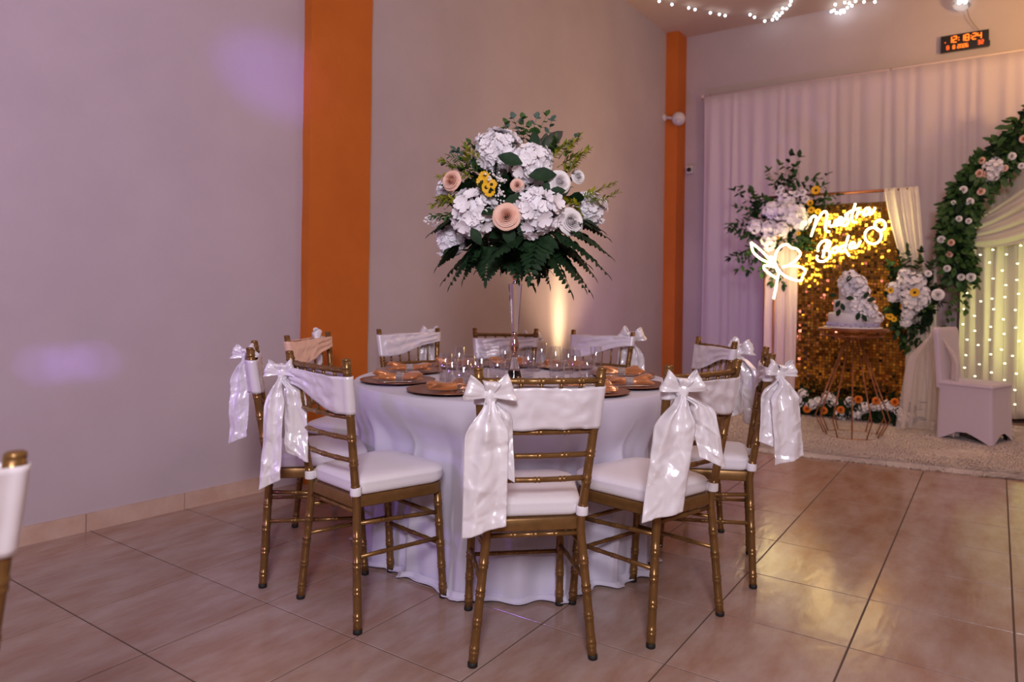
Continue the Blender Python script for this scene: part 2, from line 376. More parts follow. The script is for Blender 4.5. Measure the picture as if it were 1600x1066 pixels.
def make_sash(root, seed, gather=.9, zo=0, kx=.02, tails=((0, 0, .45, .125, 0), (.05, .012, .25, .10, .02)), yaw=0, bs=1.0, m='satin', bandm='band'):
    # band round both back posts, gathered to a knot on the left post
    def band(s, v):
        if s < .44: u, ca, back = s/.44, None, True
        elif s < .5: u, ca, back = 1, -PI/2+PI*(s-.44)/.06, True
        elif s < .94: u, ca, back = 1-(s-.5)/.44, None, False
        else: u, ca, back = 0, PI/2+PI*(s-.94)/.06, True
        k = sm(0, gather, u)
        zc = lerp(.838, .797, k)+zo; hh = lerp(.028, .064, k)
        z = zc+hh*(2*v-1)+.004*noise.noise(V((u*4, v*2, seed)))
        p = post(-1, z).lerp(post(1, z), u); R_ = .0185
        if ca is not None: return V((p.x+R_*math.cos(ca), p.y+R_*math.sin(ca), z))
        e = sm(0, .12, u)*(1-sm(.88, 1, u)); q = u*9+v*3.1+seed
        w_ = wrinkle(u*2.6, v*.7, seed+(0 if back else 5), .006)+.005*math.sin(v*15+seed+4*u)*(1-.75*k)+.0035*(1-abs(math.sin(q)))**3*math.sin(v*2+q)
        return V((p.x, p.y+(-1 if back else 1)*(R_+e*(.012 if back else .002)+e*w_), z))
    b = MB(); b.grid(band, 200, 14, wrap=True); sash = solid(b.build('sash', M[bandm], root))
    kp = post(-1, .845)+V((kx, -.036, zo)); cy, sy = math.cos(yaw), math.sin(yaw)
    def place(x, d, z):   # x across, d outwards (away from chair back), z up
        return kp+V((x*cy-(-d)*sy*1.0, x*sy+(-d)*cy, z))
    # knot
    b = MB()
    def kn(u, v):
        a = 2*PI*u; ph = PI*v; r = .024*(1+.16*math.sin(3*a+4*v+seed)); return place(r*.9*math.sin(ph)*math.cos(a), r*.8*math.sin(ph)*math.sin(a)+.008, -r*1.25*math.cos(ph))
    b.grid(kn, 14, 9, wrap=True); b.build('knot', M[m], sash)
    # loops
    rnd = random.Random(seed)
    for sgn, ang, Lp, wd in ((-1, .30+.2*rnd.random(), .092*bs, .075*bs), (1, .35+.25*rnd.random(), .088*bs, .080*bs), (.1, 1.45, .050*bs, .045*bs)):
        b = MB(); ph = rnd.random()*6
        dx, dz = sgn*math.cos(ang) if abs(sgn) == 1 else .1, math.sin(ang)
        wx, wz = -dz*(1 if sgn >= 0 else -1), abs(dx)
        def lp(u, v):
            t = u; rr = math.sin(PI*t)**.8; w = (.018+wd*rr)*(v-.5)
            out = Lp*rr; th = .024*math.sin(2*PI*t)*bs
            wr = .006*math.sin(v*9+ph+t*3)+.004*math.sin(v*17+ph)
            return place(dx*out+wx*w, .012+th+wr*rr+.012*rr, dz*out+wz*w-.25*w*rr*0)
        b.grid(lp, 22, 11); solid(b.build('bow_loop', M[m], sash))
    for i, (x0, d0, L, W, sl) in enumerate(tails):
        b = MB(); cr = []
        for _ in range(15):
            a_ = rnd.uniform(-1.1, 1.1)+(PI/2 if rnd.random() < .25 else 0); cr.append((rnd.uniform(-.5, .5)*W, -rnd.uniform(.05, 1)*L, math.cos(a_), math.sin(a_), rnd.choice((-1, 1))*rnd.uniform(.003, .008), rnd.uniform(.012, .03), rnd.uniform(.04, .12)))
        def tl(u, v, i=i):
            q = 2*u-1; wdt = W*(.22+.78*sm(0, .28, v)); g = 1-sm(.05, .6, v)
            x = x0*sm(0, .2, v)+q*wdt/2+sl*v; z = -v*L-.018*q*v*(1 if i else -1)-.012
            d = .028*sm(0, .1, v)*(1 if i == 0 else .3)+d0+.011*g*math.cos(q*6.5+seed+i)+wrinkle(q*.9, v*1.5*L/.4, seed+i*3.3, .005)*sm(0, .15, v)+sum(am*math.exp(-abs((q*W/2-cx_)*sn-(-v*L-cz_)*cs)/wd_)*math.exp(-(((q*W/2-cx_)*cs+(-v*L-cz_)*sn)/ln_)**2) for cx_, cz_, cs, sn, am, wd_, ln_ in cr)*sm(.02, .2, v)+.012*(1-q*q)*(1-v*.6)+.006*math.sin(q*4+v*3+seed)
            return place(x, d, z)
        b.grid(tl, 30, 80); o = solid(b.build('tail', M[m], sash))
    return sash
CH = {'A': (2.240, .802, 132.9, 'gold bamboo-style chair nearest the camera, back to us, white satin bow hanging at left'),
      'B': (1.638, .695, 79.6, 'gold chair at front left of table with full white cushion showing and crumpled sash tails'),
      'C': (2.501, 1.203, 163.3, 'gold chair at front right whose long creased satin tail hangs over its back leg'),
      'D': (2.528, 1.766, 198.0, 'gold chair at the right end of table, seen side on before the glittering gold panel'),
      'E': (1.190, .788, 51.7, 'gold chair at far left, seen from its side with sash tail against lilac wall'),
      'F': (.876, 1.287, 18.5, 'gold chair in front of the orange column with peach-lit sash band'),
      'G': (.889, 1.847, 337.9, 'gold chair facing us just right of the wide orange column behind the table'),
      'H': (1.176, 2.215, 306.1, 'gold chair facing us directly behind the candlestick centrepiece'),
      'I': (1.613, 2.376, 274.6, 'gold chair facing us right of the yellow light beam on the wall'),
      'J': (2.186, 2.215, 226.0, 'gold chair behind right of table before the narrow orange column and curtain')}
SA = {'A': dict(gather=.25, yaw=-.05, tails=((-.008, .004, .385, .128, -.005), (.030, -.008, .23, .07, .012)), bs=.80, kx=.026),
      'B': dict(yaw=.75, tails=((-.012, .010, .385, .075, -.012), (.042, .0, .29, .085, .022)), bs=.60, kx=-.006),
      'C': dict(yaw=-.7, tails=((-.015, .006, .385, .130, -.05), (.05, -.004, .22, .085, .05)), bs=.75, kx=.03),
      'D': dict(yaw=-1.15, tails=((.0, .01, .32, .12, .03), (-.03, .0, .27, .10, .0)), bs=.66, kx=.0),
      'E': dict(yaw=1.1, tails=((-.008, .01, .345, .085, -.012), (.03, .0, .15, .06, .0)), bs=.62, kx=.004, zo=.012),
      'F': dict(yaw=.6, tails=((0, .01, .3, .08, 0), (.04, 0, .2, .07, .02)), bs=.75, bandm='peach', zo=.03),
      'G': dict(yaw=0, tails=((0, .01, .34, .10, -.02), (.04, 0, .28, .08, .02)), bs=.75, zo=.03),
      'H': dict(yaw=0, tails=((-.03, .01, .36, .11, -.03), (.04, 0, .25, .08, .02)), bs=.75),
      'I': dict(yaw=0, tails=((-.03, .01, .36, .08, -.01), (.03, 0, .25, .08, .02)), bs=.9, zo=.03),
      'J': dict(yaw=.3, tails=((-.04, .01, .34, .11, -.02), (.0, 0, .3, .10, .02)), bs=.85, zo=.02)}
proto = make_chair()
def put_chair(o, x, y, deg, label, group):
    o.location = (x, y, 0); o.rotation_euler = (0, 0, math.radians(deg-90)); tag(o, label, 'chair', group)
roots = {}
for i, k in enumerate(CH):
    roots[k] = proto if i == 0 else copy_tree(proto)
ex = copy_tree(proto)
for i, k in enumerate(CH):
    x, y, a, lab = CH[k]; put_chair(roots[k], x, y, a, lab, 'gold chairs around the dinner table'); make_sash(roots[k], i*1.37+.4, **SA[k])
# the chair of the next table, bottom left corner
tp = atZ(24, 712, .915); fa = 168
fd = V((math.cos(math.radians(fa)), math.sin(math.radians(fa)), 0)); rt = V((fd.y, -fd.x, 0)); og = tp-rt*.19+fd*.243
put_chair(ex, og.x, og.y, fa, 'gold chair post with white sash cut off at the bottom left corner', 'gold chairs around the dinner table'); make_sash(ex, 21.3, gather=.3, zo=.042)

# ------------------------------------------------------------------ dinner table, cloth
TC = V((1.69, 1.54, 0)); TR = .73; TZ = .742
t = thing('round_table', 'round dinner table hidden beneath the floor-length white cloth', 'table', TC)
b = MB(); b.lathe([(1e-6, .70), (TR-.02, .70), (TR-.012, .705), (TR-.012, .732), (TR-.02, .736), (1e-6, .736)], n=64); b.build('tabletop', M['frame'], t, angle=40)
b = MB(); b.lathe([(.28, 0), (.28, .02), (.05, .05), (.035, .1), (.035, .6), (.12, .70)], n=24); b.build('pedestal', M['frame'], t)
seatd = []; legs = []
for k, (x, y, a, _) in CH.items():
    d = V((x, y, 0))-TC; seatd.append((math.atan2(d.y, d.x), d.length-.222)); A_ = math.radians(a); fw = V((math.cos(A_), math.sin(A_), 0)); rt_ = V((fw.y, -fw.x, 0))
    for q in (-1, 1):
        l = d+fw*.204+rt_*(q*.167); legs.append((math.atan2(l.y, l.x), l.length))
def adiff(a, c): return (a-c+PI) % (2*PI)-PI
def cloth(u, v):
    th = 2*PI*u; ct, stn = math.cos(th), math.sin(th)
    if v < .22:
        r = TR*v/.22*.985; return V((TC.x+r*ct, TC.y+r*stn, TZ+.0012))
    if v < .27:
        q = (v-.22)/.05*PI/2; return V((TC.x+(TR-.011+.011*math.sin(q))*ct, TC.y+(TR-.011+.011*math.sin(q))*stn, TZ+.0012-.012*(1-math.cos(q))))
    t = min(1, (v-.27)/.61); z = (TZ-.011)*(1-t)
    dent = 0
    for a, fr in seatd:
        dl = adiff(th, a); dent = max(dent, max(0, TR+.004-(fr-.012)/max(.6, math.cos(dl)))*(1-sm(.25, .42, abs(dl))))
    nz = noise.noise(V((ct*2.3, stn*2.3, t*.8)))
    fold = math.sin(th*17+2.2*math.sin(th*3+.5)+.5*t)+.5*math.sin(th*31+2*math.sin(th*2)+1.2*t)
    f2 = (1-abs(math.sin(th*8.5+1.4*math.sin(th*3)+.8*t)))**2.2
    drape = noise.noise(V((th*3.5, t*3.5+th*1.2, 3)))
    r = TR+.003-dent*sm(.03, .30, t)*(1-.18*sm(.5, 1, t))-.045*sm(.1, 1, t)+sm(.02, .8, t)*(.017*fold+.070*f2+.03*nz)+.042*drape*sm(.02, .2, t)*(1-sm(.6, 1, t))
    lim = 9
    for a, lr in legs:
        dl = abs(adiff(th, a)); lim = min(lim, lr-.026+.6*max(0, dl-.035))
    for a, fr in seatd:
        dl = abs(adiff(th, a)); lim = min(lim, (fr+.001)/max(.7, math.cos(dl))+.7*max(0, dl-.25))
    k2 = sm(.25, .55, t); rl = min(r, lim); r = r*(1-k2)+rl*k2
    p = V((TC.x+r*ct, TC.y+r*stn, z+.006))
    if v > .88:
        q = (v-.88)/.12; pm = .5+.5*noise.noise(V((ct*2.6, stn*2.6, 7))); pm2 = .5+.5*noise.noise(V((ct*9, stn*9, 5)))
        r2 = min(r+q*(.01+.085*pm*(.5+.5*pm2)), lim+.05*q); z2 = .006+(.012+.045*pm)*abs(math.sin(q*PI*1.5))*(.4+.6*pm2)*(1-.75*q)
        p = V((TC.x+r2*ct, TC.y+r2*stn, max(.004, z2)))
    return p
b = MB(); b.grid(cloth, 640, 90, wrap=True); o = b.build('tablecloth', M['cloth']); solid(o, .0014)
tag(o, 'white floor-length tablecloth draped in folds over the round table', 'tablecloth')
SZ = TZ+.0025

# place settings
def ring_pt(a, r): return V((TC.x+r*math.cos(a), TC.y+r*math.sin(a), 0))
plate_me = None
b = MB(); b.lathe([(1e-6, .002), (.09, .002), (.115, .0035), (.150, .011), (.162, .0125), (.164, .0142), (.162, .0155), (.150, .0142), (.115, .0075), (.10, .0062), (1e-6, .006)], n=56); plate_me = b.mesh('charger_plate', M['copper'])
b = MB(); b.lathe([(.10, 0), (.1035, .0005), (.1035, .0022), (.10, .003)], n=40); foot_me = b.mesh('foot_ring', M['black'])
def napkin_mb(seed, L=.20, W=.042):
    b = MB(); rnd = random.Random(seed); p1, p2 = rnd.random()*6, rnd.random()*6
    def f(u, v):
        a = 2*PI*u; t = 2*v-1; x = t*L/2; k = sm(.08, .75, abs(t)); w = lerp(.021, W*(1 if t > 0 else .85), k); h = lerp(.017, .020, k)
        lob = 1+.22*k*math.sin(3*a+p1+2*t)+.14*k*math.sin(5*a+p2)
        e = (1-.55*sm(.88, 1, abs(t))); y = w*math.cos(a)*lob*e; z = max(-.012, h*math.sin(a)*lob*e*1.1)+.014+.006*k
        return V((x+.012*k*math.sin(2*a+p2)*(1 if t > 0 else -1), y+.010*math.sin(t*2+p1)*k, z))
    b.grid(f, 28, 30, wrap=True)
    for s in (0, 1):
        # folded end faces
        c = V((0, 0, 0)); pts = [f(i/28, s) for i in range(28)]
        for p in pts: c += p/28
        c.x *= .72; n0 = len(b.v); b.v += [tuple(c)]+[tuple(p) for p in pts]; b.f += [(n0, n0+1+i, n0+1+(i+1) % 28) for i in range(28)]
    return b
setting = {'A': (-.05, .2, 'at the seat nearest the camera'), 'B': (.15, .9, 'at the front left seat'), 'E': (-.02, .35, 'at the far left front seat'), 'F': (-.05, .45, 'nearest the orange column'),
           'C': (-.0, .5, 'right behind the nearest chair back'), 'D': (-.10, .55, 'at the right end of the table'), 'J': (-.05, .5, 'at the back right seat'),
           'I': (0, .4, 'at the back seat beside the light beam'), 'H': (0, 1.3, 'at the back seat behind the candlestick'), 'G': (0, 2.0, 'at the back left seat')}
for i, (k, (da, nrot, where)) in enumerate(setting.items()):
    x, y, _, _ = CH[k]; d = V((x, y, 0))-TC; a = math.atan2(d.y, d.x)+da; p = ring_pt(a, .545)
    o = link('charger_plate', plate_me); o.location = (p.x, p.y, SZ); tag(o, 'round copper charger plate with raised rim '+where, 'plate', 'copper charger plates')
    link('foot_ring', foot_me, o)
    view = math.atan2(RV.y, RV.x)
    nz = SZ+.0065; rot = view+(-.25, .38, .05, .12, .2, .05, -.15, .2, .1, -.1)[i]
    n = thing('napkin_roll', 'copper satin napkin in rhinestone ring '+where, 'napkin', (p.x, p.y, nz), rot, 'copper satin napkins')
    W = (.045, .036, .040, .042, .052, .045, .04, .04, .04, .05)[i]
    b = napkin_mb(i+3, .15 if i == 1 else .20, W); b.build('napkin', M['napkin'], n)
    b = MB()
    def rg(u, v, s=.035): a = 2*PI*u; return V(((v-.5)*s+(.055 if i == 1 else (.01 if i == 2 else .0)), .0235*math.cos(a), max(.0005, .0145+.0195*math.sin(a))))
    b.grid(rg, 28, 7, wrap=True); solid(b.build('napkin_ring', M['rhine'], n), .003)
    c = thing('cutlery_set', 'silver cutlery handles lying on the plate '+where, 'cutlery', (p.x, p.y, SZ+.0068), rot+(2.9 if i == 1 else .2), 'silver cutlery sets')
    for q, oy in ((0, -.052), (1, -.064)):
        b = MB()
        def hd(u, v, oy=oy): a = 2*PI*u; wv = lerp(.0085, .004, sm(0, .7, v)) if v < .75 else lerp(.004, .009, sm(.75, 1, v)); e = min(1, 6*v+.15, 6*(1-v)+.15); return V((-.085+.16*v, oy+wv*e*math.cos(a), .0032+.002*math.sin(a)*e+.001*math.sin(PI*v)))
        b.grid(hd, 10, 20, wrap=True); b.build('fork' if q else 'spoon', M['silver'], c)

# glasses
def tumbler(h, r, base=.012):
    r2 = r*.9; b = MB(); b.lathe([(r2-.001, .001), (r2, .004), (r, h-.001), (r-.0009, h), (r-.0018, h-.001)], n=32)
    b.f = [f for f in b.f if len(f) == 4]; me = b.mesh('drinking_glass', M['thin'])
    g = MB(); g.lathe([(1e-6, 0), (r2-.003, 0), (r2-.0016, .002), (r2-.0022, base), (1e-6, base-.002)], n=32); return me, g.mesh('glass_base', M['thin'])
tall, rocks, slim = tumbler(.125, .030, .014), tumbler(.088, .039, .012), tumbler(.14, .026, .012)
OR = ['leftmost', 'second from left', 'third from left', 'fourth from left', 'fifth from left', 'sixth from left', 'seventh from left', 'eighth from left', 'ninth from left', 'tenth from left']
def cluster(items, where, group):
    items = sorted(items, key=lambda q: q[0]); out = []
    for i, (px, py, me, kind) in enumerate(items):
        p = atZ(px, py, SZ); o = link('drinking_glass', me[0]); link('glass_base', me[1], o); o.location = (p.x, p.y, SZ+.0004); o.rotation_euler = (0, 0, i*.7)
        tag(o, 'clear %s, %s %s' % (kind, OR[i], where), 'glass', group)
T_, R_, S_ = (tall, 'straight tall glass'), (rocks, 'short wide glass'), (slim, 'slim tall glass')
cluster([(696, 596, *T_), (717, 588, *S_), (731, 600, *T_), (743, 590, *R_), (752, 603, *S_), (706, 612, *S_), (724, 617, *T_)], 'in the glass group left of the candlestick', 'glasses left of the candlestick')
cluster([(789, 578, *T_), (777, 592, *R_), (825, 590, *T_), (834, 580, *R_)], 'beside the candlestick base', 'glasses beside the candlestick')
cluster([(870, 593, *R_), (868, 580, *T_), (888, 584, *T_), (898, 595, *S_), (917, 590, *R_), (931, 580, *T_), (846, 577, *S_)], 'in the glass group right of the candlestick', 'glasses right of the candlestick')

# candlestick stand
cp = atZ(803, 600, SZ)
st = thing('candlestick_stand', 'tall champagne metal and crystal candlestick vase stand at the table centre', 'centrepiece stand', (cp.x, cp.y, SZ))
Z0 = lambda py: CAM.z-SZ+(457.5-py)/337.0
b = MB(); b.lathe([(1e-6, 0), (.078, 0), (.080, .004), (.074, .012), (.045, .018), (.030, .03), (.026, .06)], n=32); b.build('base', M['chrome'], st)
zA, zB, zC, zD = Z0(553), Z0(517), Z0(446), Z0(398)
b = MB(); b.lathe([(.034, .03), (.030, .045), (.013, zA-.005), (.011, zA)], n=16); b.build('lower_crystal', M['glass'], st, angle=30)
b = MB(); b.lathe([(.010, zA-.002), (.014, zA+.004), (.009, zA+.012), (.018, zA+.035), (.0205, zA+.05), (.018, zA+.066), (.010, zA+.085), (.015, zB-.010), (.016, zB-.004), (.012, zB)], n=24); b.build('lower_knop', M['chrome'], st)
b = MB(); b.lathe([(.014, zB), (.016, zB+.01), (.030, zC-.006), (.030, zC)], n=8); b.build('crystal_column', M['glass'], st, angle=20)
b = MB(); b.lathe([(.018, zC), (.010, zC+.008), (.011, zC+.018), (.019, zC+.034), (.021, zC+.044), (.018, zC+.056), (.009, zC+.070), (.012, zC+.078), (.010, zC+.082)], n=24); b.build('upper_knop', M['chrome'], st)
b = MB(); b.lathe([(.010, zC+.08), (.025, zC+.092), (.042, zC+.115), (.052, zD+.02), (.054, zD+.03), (.050, zD+.03), (.038, zC+.118), (1e-6, zC+.10)], n=28); b.build('bowl', M['chrome'], st)

# ------------------------------------------------------------------ flowers and leaves
def leaf(b, p, d, n, L, W, bend=.2, fold=.25):
    d = d.normalized(); s = d.cross(n)
    if s.length < 1e-4: s = d.orthogonal()
    s = s.normalized(); n = s.cross(d)
    vs = []; K = ((0, .12), (.28, .85), (.58, 1), (.84, .55), (1, .02))
    for t, wv in K:
        c = p+d*(L*t)-n*(bend*L*t*t); e = n*(fold*W*wv*.5)
        vs += [c-s*(W*wv/2)+e, c, c+s*(W*wv/2)+e]
    fs = []
    for i in range(4):
        q = i*3; fs += [(q, q+1, q+4, q+3), (q+1, q+2, q+5, q+4)]
    b.add(vs, fs)
def petal(b, p, d, n, L, W, cup=.3):
    d = d.normalized(); s = d.cross(n); s = s.normalized() if s.length > 1e-4 else d.orthogonal().normalized(); n = s.cross(d)
    vs = [p]
    for t, wv, h in ((.45, .8, -.05), (.8, 1, .05), (1, .6, .18)):
        c = p+d*(L*t)+n*(L*h*cup*2); vs += [c-s*(W*wv/2)+n*(W*.12), c, c+s*(W*wv/2)+n*(W*.12)]
    b.add(vs, [(0, 2, 1), (0, 3, 2), (1, 2, 5, 4), (2, 3, 6, 5), (4, 5, 8, 7), (5, 6, 9, 8)])
def rdir(rnd):
    while True:
        v = V((rnd.uniform(-1, 1), rnd.uniform(-1, 1), rnd.uniform(-1, 1)))
        if .05 < v.length < 1: return v.normalized()
def hydrangea(name, c, ax, r, seed, parent, m='petal', nf=58, label=None):
    b = MB(); rnd = random.Random(seed); ax = ax.normalized(); k = 0
    for i in range(nf*2):
        z = 1-2*(i+.5)/(nf*2); a = i*2.39996; q = math.sqrt(1-z*z)
        e1 = ax.orthogonal().normalized(); e2 = ax.cross(e1)
        o = e1*(q*math.cos(a))+e2*(q*math.sin(a))+ax*z
        if z < -.35: continue
        o = (o+rdir(rnd)*.22).normalized(); c0 = c+o*r*rnd.uniform(.74, .98)*(1+.42*noise.noise(V(o*1.9)+V((seed*3.7, 0, 0)))); s = r*rnd.uniform(.27, .40)
        t1 = o.orthogonal().normalized(); t2 = o.cross(t1); a0 = rnd.random()*6
        for j in range(4):
            aa = a0+j*PI/2; petal(b, c0, t1*math.cos(aa)+t2*math.sin(aa)+o*.25, o, s, s*1.05, .3*rnd.random())
    b.ball(c, r*.55, 10, 6)
    o = b.build(name, M[m], parent)
    if label: o['label'] = label
    return o
def rose(name, c, ax, r, seed, parent, m, label=None):
    b = MB(); rnd = random.Random(seed); ax = ax.normalized(); e1 = ax.orthogonal().normalized(); e2 = ax.cross(e1)
    ph = rnd.random()*6
    def sp(u, v):
        a = u*5.3*2*PI+ph; R0 = r*(.04+.58*u**.9); sc_ = .07*abs(math.sin(a*1.17+ph))
        rad = R0*(.75+.25*v)+r*.13*sm(.55, 1, v)*(.25+u); hh = lerp(-.25, .60-.42*u+sc_, v)-.09*sm(.8, 1, v)*u
        return c+e1*(rad*math.cos(a))+e2*(rad*math.sin(a))+ax*(hh*r)
    b.grid(sp, 96, 7)
    for n, rr, h, op in ((5, .62, .22, .75), (6, .66, .02, 1.25)):
        a0 = rnd.random()*6
        for j in range(n):
            ac = a0+2*PI*j/n; da = 3.7*PI/n/2
            def f(u, v):
                q = 2*u-1; a = ac+q*da; cv = 1-.55*abs(q)**3
                rad = r*rr*(.30+.70*math.sin(min(1, v*1.25)*PI/2))+r*op*.36*sm(.5, 1, v)*cv; hh = lerp(-.45, h, v)-op*.20*sm(.75, 1, v)-.05*(1-cv)+.03*(j % 2)
                return c+e1*(rad*math.cos(a))+e2*(rad*math.sin(a))+ax*(hh*r)
            b.grid(f, 9, 7)
    o = b.build(name, M[m], parent)
    if label: o['label'] = label
    return o
def daisy(name, c, ax, r, seed, parent, m='daisy', label=None):
    b = MB(); ax = ax.normalized(); e1 = ax.orthogonal().normalized(); e2 = ax.cross(e1)
    for j in range(11):
        a = 2*PI*j/11; d = e1*math.cos(a)+e2*math.sin(a)+ax*.15; petal(b, c+d*r*.15, d, ax, r*.9, r*.5, .1)
    o = b.build(name, M[m], parent)
    s = MB(); s.lathe([(r*.34, 0), (r*.30, r*.12), (r*.15, r*.2), (1e-6, r*.22)], c, 10, ax); s.build('seed_head', M['seed'], o)
    if label: o['label'] = label
    return o
def fern(name, p, d, L, parent, seed, droop=.5, W=.11, m='leafdk', pairs=13):
    b = MB(); rnd = random.Random(seed); d = d.normalized(); side = d.cross(V((0, 0, 1))).normalized(); pts = []
    for k in range(pairs+1):
        t = k/pairs; pts.append(p+d*(L*t)-V((0, 0, droop*L*t*t)))
    b.tube(pts, [.0022*(1-.7*k/pairs) for k in range(pairs+1)], 5)
    for k in range(2, pairs+1):
        t = k/pairs; tg = (pts[k]-pts[k-1]).normalized(); up = side.cross(tg)
        wl_ = W*min(1, t*4.5)*(1.12-t)**.75*1.15
        for s in (-1, 1):
            dr = side*s+tg*.55+up*.05+rdir(rnd)*.08; leaf(b, pts[k], dr, up+rdir(rnd)*.2, wl_*.66, max(.014, wl_*.36), .3)
    leaf(b, pts[-1], pts[-1]-pts[-2], side.cross(d), W*.35, W*.12, .1)
    return b.build(name, M[m], parent)
def branch(name, p, d, L, parent, seed, m='leafmd', lf=.05, lw=.028, n=9, droop=.15, round_=False, sub=0, alt=.9):
    b = MB(); rnd = random.Random(seed); d = d.normalized(); pts = []; w1, w2 = rdir(rnd)*.12, rdir(rnd)*.12
    for k in range(n+1):
        t = k/n; pts.append(p+d*(L*t)+w1*(L*t*t)+w2*(L*.5*math.sin(t*PI))-V((0, 0, droop*L*t*t)))
    b.tube(pts, [.002*(1-.6*k/n) for k in range(n+1)], 4)
    for k in range(2, n+1):
        tg = (pts[k]-pts[k-1]).normalized()
        for s in ((-1, 1) if not sub else (-1, 1, 0)):
            r = rdir(rnd); sd = (r-tg*r.dot(tg)).normalized(); o = sd*alt+tg*.6
            nn = V((rnd.uniform(-.5, .5), rnd.uniform(-.5, .5), 1))-fv*.9*rnd.random(); sc_ = rnd.uniform(.7, 1.1)*(1-.3*k/n)
            leaf(b, pts[k], o, nn, lf*sc_, lw*sc_, .1 if round_ else .2, .15)
    leaf(b, pts[-1], d, V((0, 0, 1))-fv*.5, lf*.8, lw*.8)
    return b.build(name, M[m], parent)

# ------------------------------------------------------------------ the bouquet on the candlestick
bc = cp+V((0, 0, 0)); BZ = CAM.z+(456-345)/337.0
BO = V((cp.x, cp.y, BZ)); TB = -fv
bq = thing('flower_arrangement', 'large round arrangement of white hydrangeas, roses and ferns on the tall candlestick', 'flowers', (0, 0, 0))
bq.location = (cp.x, cp.y, SZ+zD+.02); B0 = V(bq.location)
def bp(zx, zy, depth=0):   # offsets measured in the close-up: right / up from the bouquet centre, and towards the room
    k = 1/3.676/345*(1-depth*.27)
    return BO-B0+RV*((zx-600)*k)+V((0, 0, -(zy-640)*k))+TB*depth
def zr(r): return r/3.676/345
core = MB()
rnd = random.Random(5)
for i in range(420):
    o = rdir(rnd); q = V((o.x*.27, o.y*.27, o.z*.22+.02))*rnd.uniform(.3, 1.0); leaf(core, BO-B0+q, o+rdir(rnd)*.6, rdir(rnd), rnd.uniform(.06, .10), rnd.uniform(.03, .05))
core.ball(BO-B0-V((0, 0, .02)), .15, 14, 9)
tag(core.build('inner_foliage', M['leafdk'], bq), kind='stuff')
HY = [(490, 300, 108, .16, (-.3, .5)), (672, 382, 105, .24, (.05, .35)), (375, 650, 118, .24, (-.4, -.1)), (712, 645, 122, .30, (.15, -.1)), (1000, 600, 85, .10, (.8, 0)), (245, 780, 78, .10, (-.7, -.4)), (205, 480, 50, -.02, (-.8, .1))]
for i, (x, y, r, dp, (ax, az)) in enumerate(HY):
    hydrangea('hydrangea', bp(x, y, dp-.05), TB+RV*ax+V((0, 0, az)), zr(r), i+1, bq)
for i, (x, y, r, dp, m) in enumerate([(837, 485, 58, .26, 'rosew'), (902, 703, 68, .26, 'rosew'), (940, 435, 38, .12, 'rosew'), (544, 686, 66, .33, 'rosep'), (236, 466, 52, .18, 'rosep'), (602, 505, 34, .26, 'rosep'), (825, 590, 26, .27, 'rosep')]):
    o = rose('rose', bp(x, y, dp), TB+RV*((x-600)/700)+V((0, 0, .15)), zr(r), i+11, bq, m, 'peach rose' if m == 'rosep' else 'white rose')
for i, (x, y) in enumerate([(408, 488), (460, 505), (432, 522), (452, 545), (420, 462), (640, 295)]):
    daisy('daisy', bp(x, y, .27 if i < 5 else .18), TB+RV*(-.1+.1*(i % 3))+V((0, 0, .2*(i % 2))), zr(28), i, bq, label='small yellow daisy with a brown centre')
gy = MB(); rnd = random.Random(9)
for cx, cy, w_, dp in ((512, 478, 34, .27), (508, 560, 38, .28), (450, 465, 20, .27), (150, 690, 50, .10), (130, 660, 30, .08), (1070, 670, 20, .05)):
    for q in range(26): gy.ball(bp(cx+rnd.gauss(0, w_*.5), cy+rnd.gauss(0, w_*.5), dp+rnd.uniform(-.02, .02)), rnd.uniform(.003, .006), 5, 3)
tag(gy.build('baby_breath', M['rosew'], bq), kind='stuff')
for i, (x, y, L, a) in enumerate([(740, 455, 130, 5), (560, 370, 120, 160), (580, 590, 90, 200), (380, 790, 90, -60), (760, 515, 60, 100), (820, 545, 80, 10), (640, 740, 90, -120), (560, 780, 110, -80)]):
    b = MB(); A = math.radians(a); d = RV*math.cos(A)+V((0, 0, math.sin(A))); leaf(b, bp(x, y, .29)-d*zr(L)*.55, d, TB+V((0, 0, .3)), zr(L)*1.1, zr(L)*.62, .1); b.build('broad_leaf', M['leafdk'], bq)
for i, (x, y, L, a, m) in enumerate([(745, 275, 165, 42, 'burg'), (700, 290, 130, 95, 'leafdk'), (735, 300, 150, 55, 'leafdk'), (560, 260, 130, 140, 'burg'), (540, 240, 110, 160, 'leafdk')]):
    b = MB(); A = math.radians(a)
    for q, (da, k) in enumerate(((0, 1), (38, .6), (-38, .6), (75, .38), (-75, .38))):
        d = RV*math.cos(A+math.radians(da))+V((0, 0, math.sin(A+math.radians(da)))); leaf(b, bp(x, y, .10), d, TB, zr(L)*k*.85, zr(L)*.42*k, .1)
    b.build('ivy_leaf', M[m], bq)
for i, (x, y, a, L) in enumerate([(620, 330, 100, 270), (650, 330, 82, 290), (600, 340, 112, 240), (670, 330, 70, 260), (700, 320, 65, 230), (615, 330, 92, 210), (640, 340, 97, 250), (660, 330, 88, 190), (590, 340, 106, 200), (380, 400, 130, 190), (350, 430, 150, 180), (420, 380, 115, 190), (830, 330, 50, 170), (300, 560, 175, 130), (330, 520, 165, 140)]):
    A = math.radians(a); branch('eucalyptus_stem', bp(x, y, .06-.02*(i % 3)), RV*math.cos(A)+V((0, 0, math.sin(A))), zr(L)*.86, bq, 30+i, 'euca' if i % 4 < 2 else 'leafmd', .042, .034, 7, .0, True)
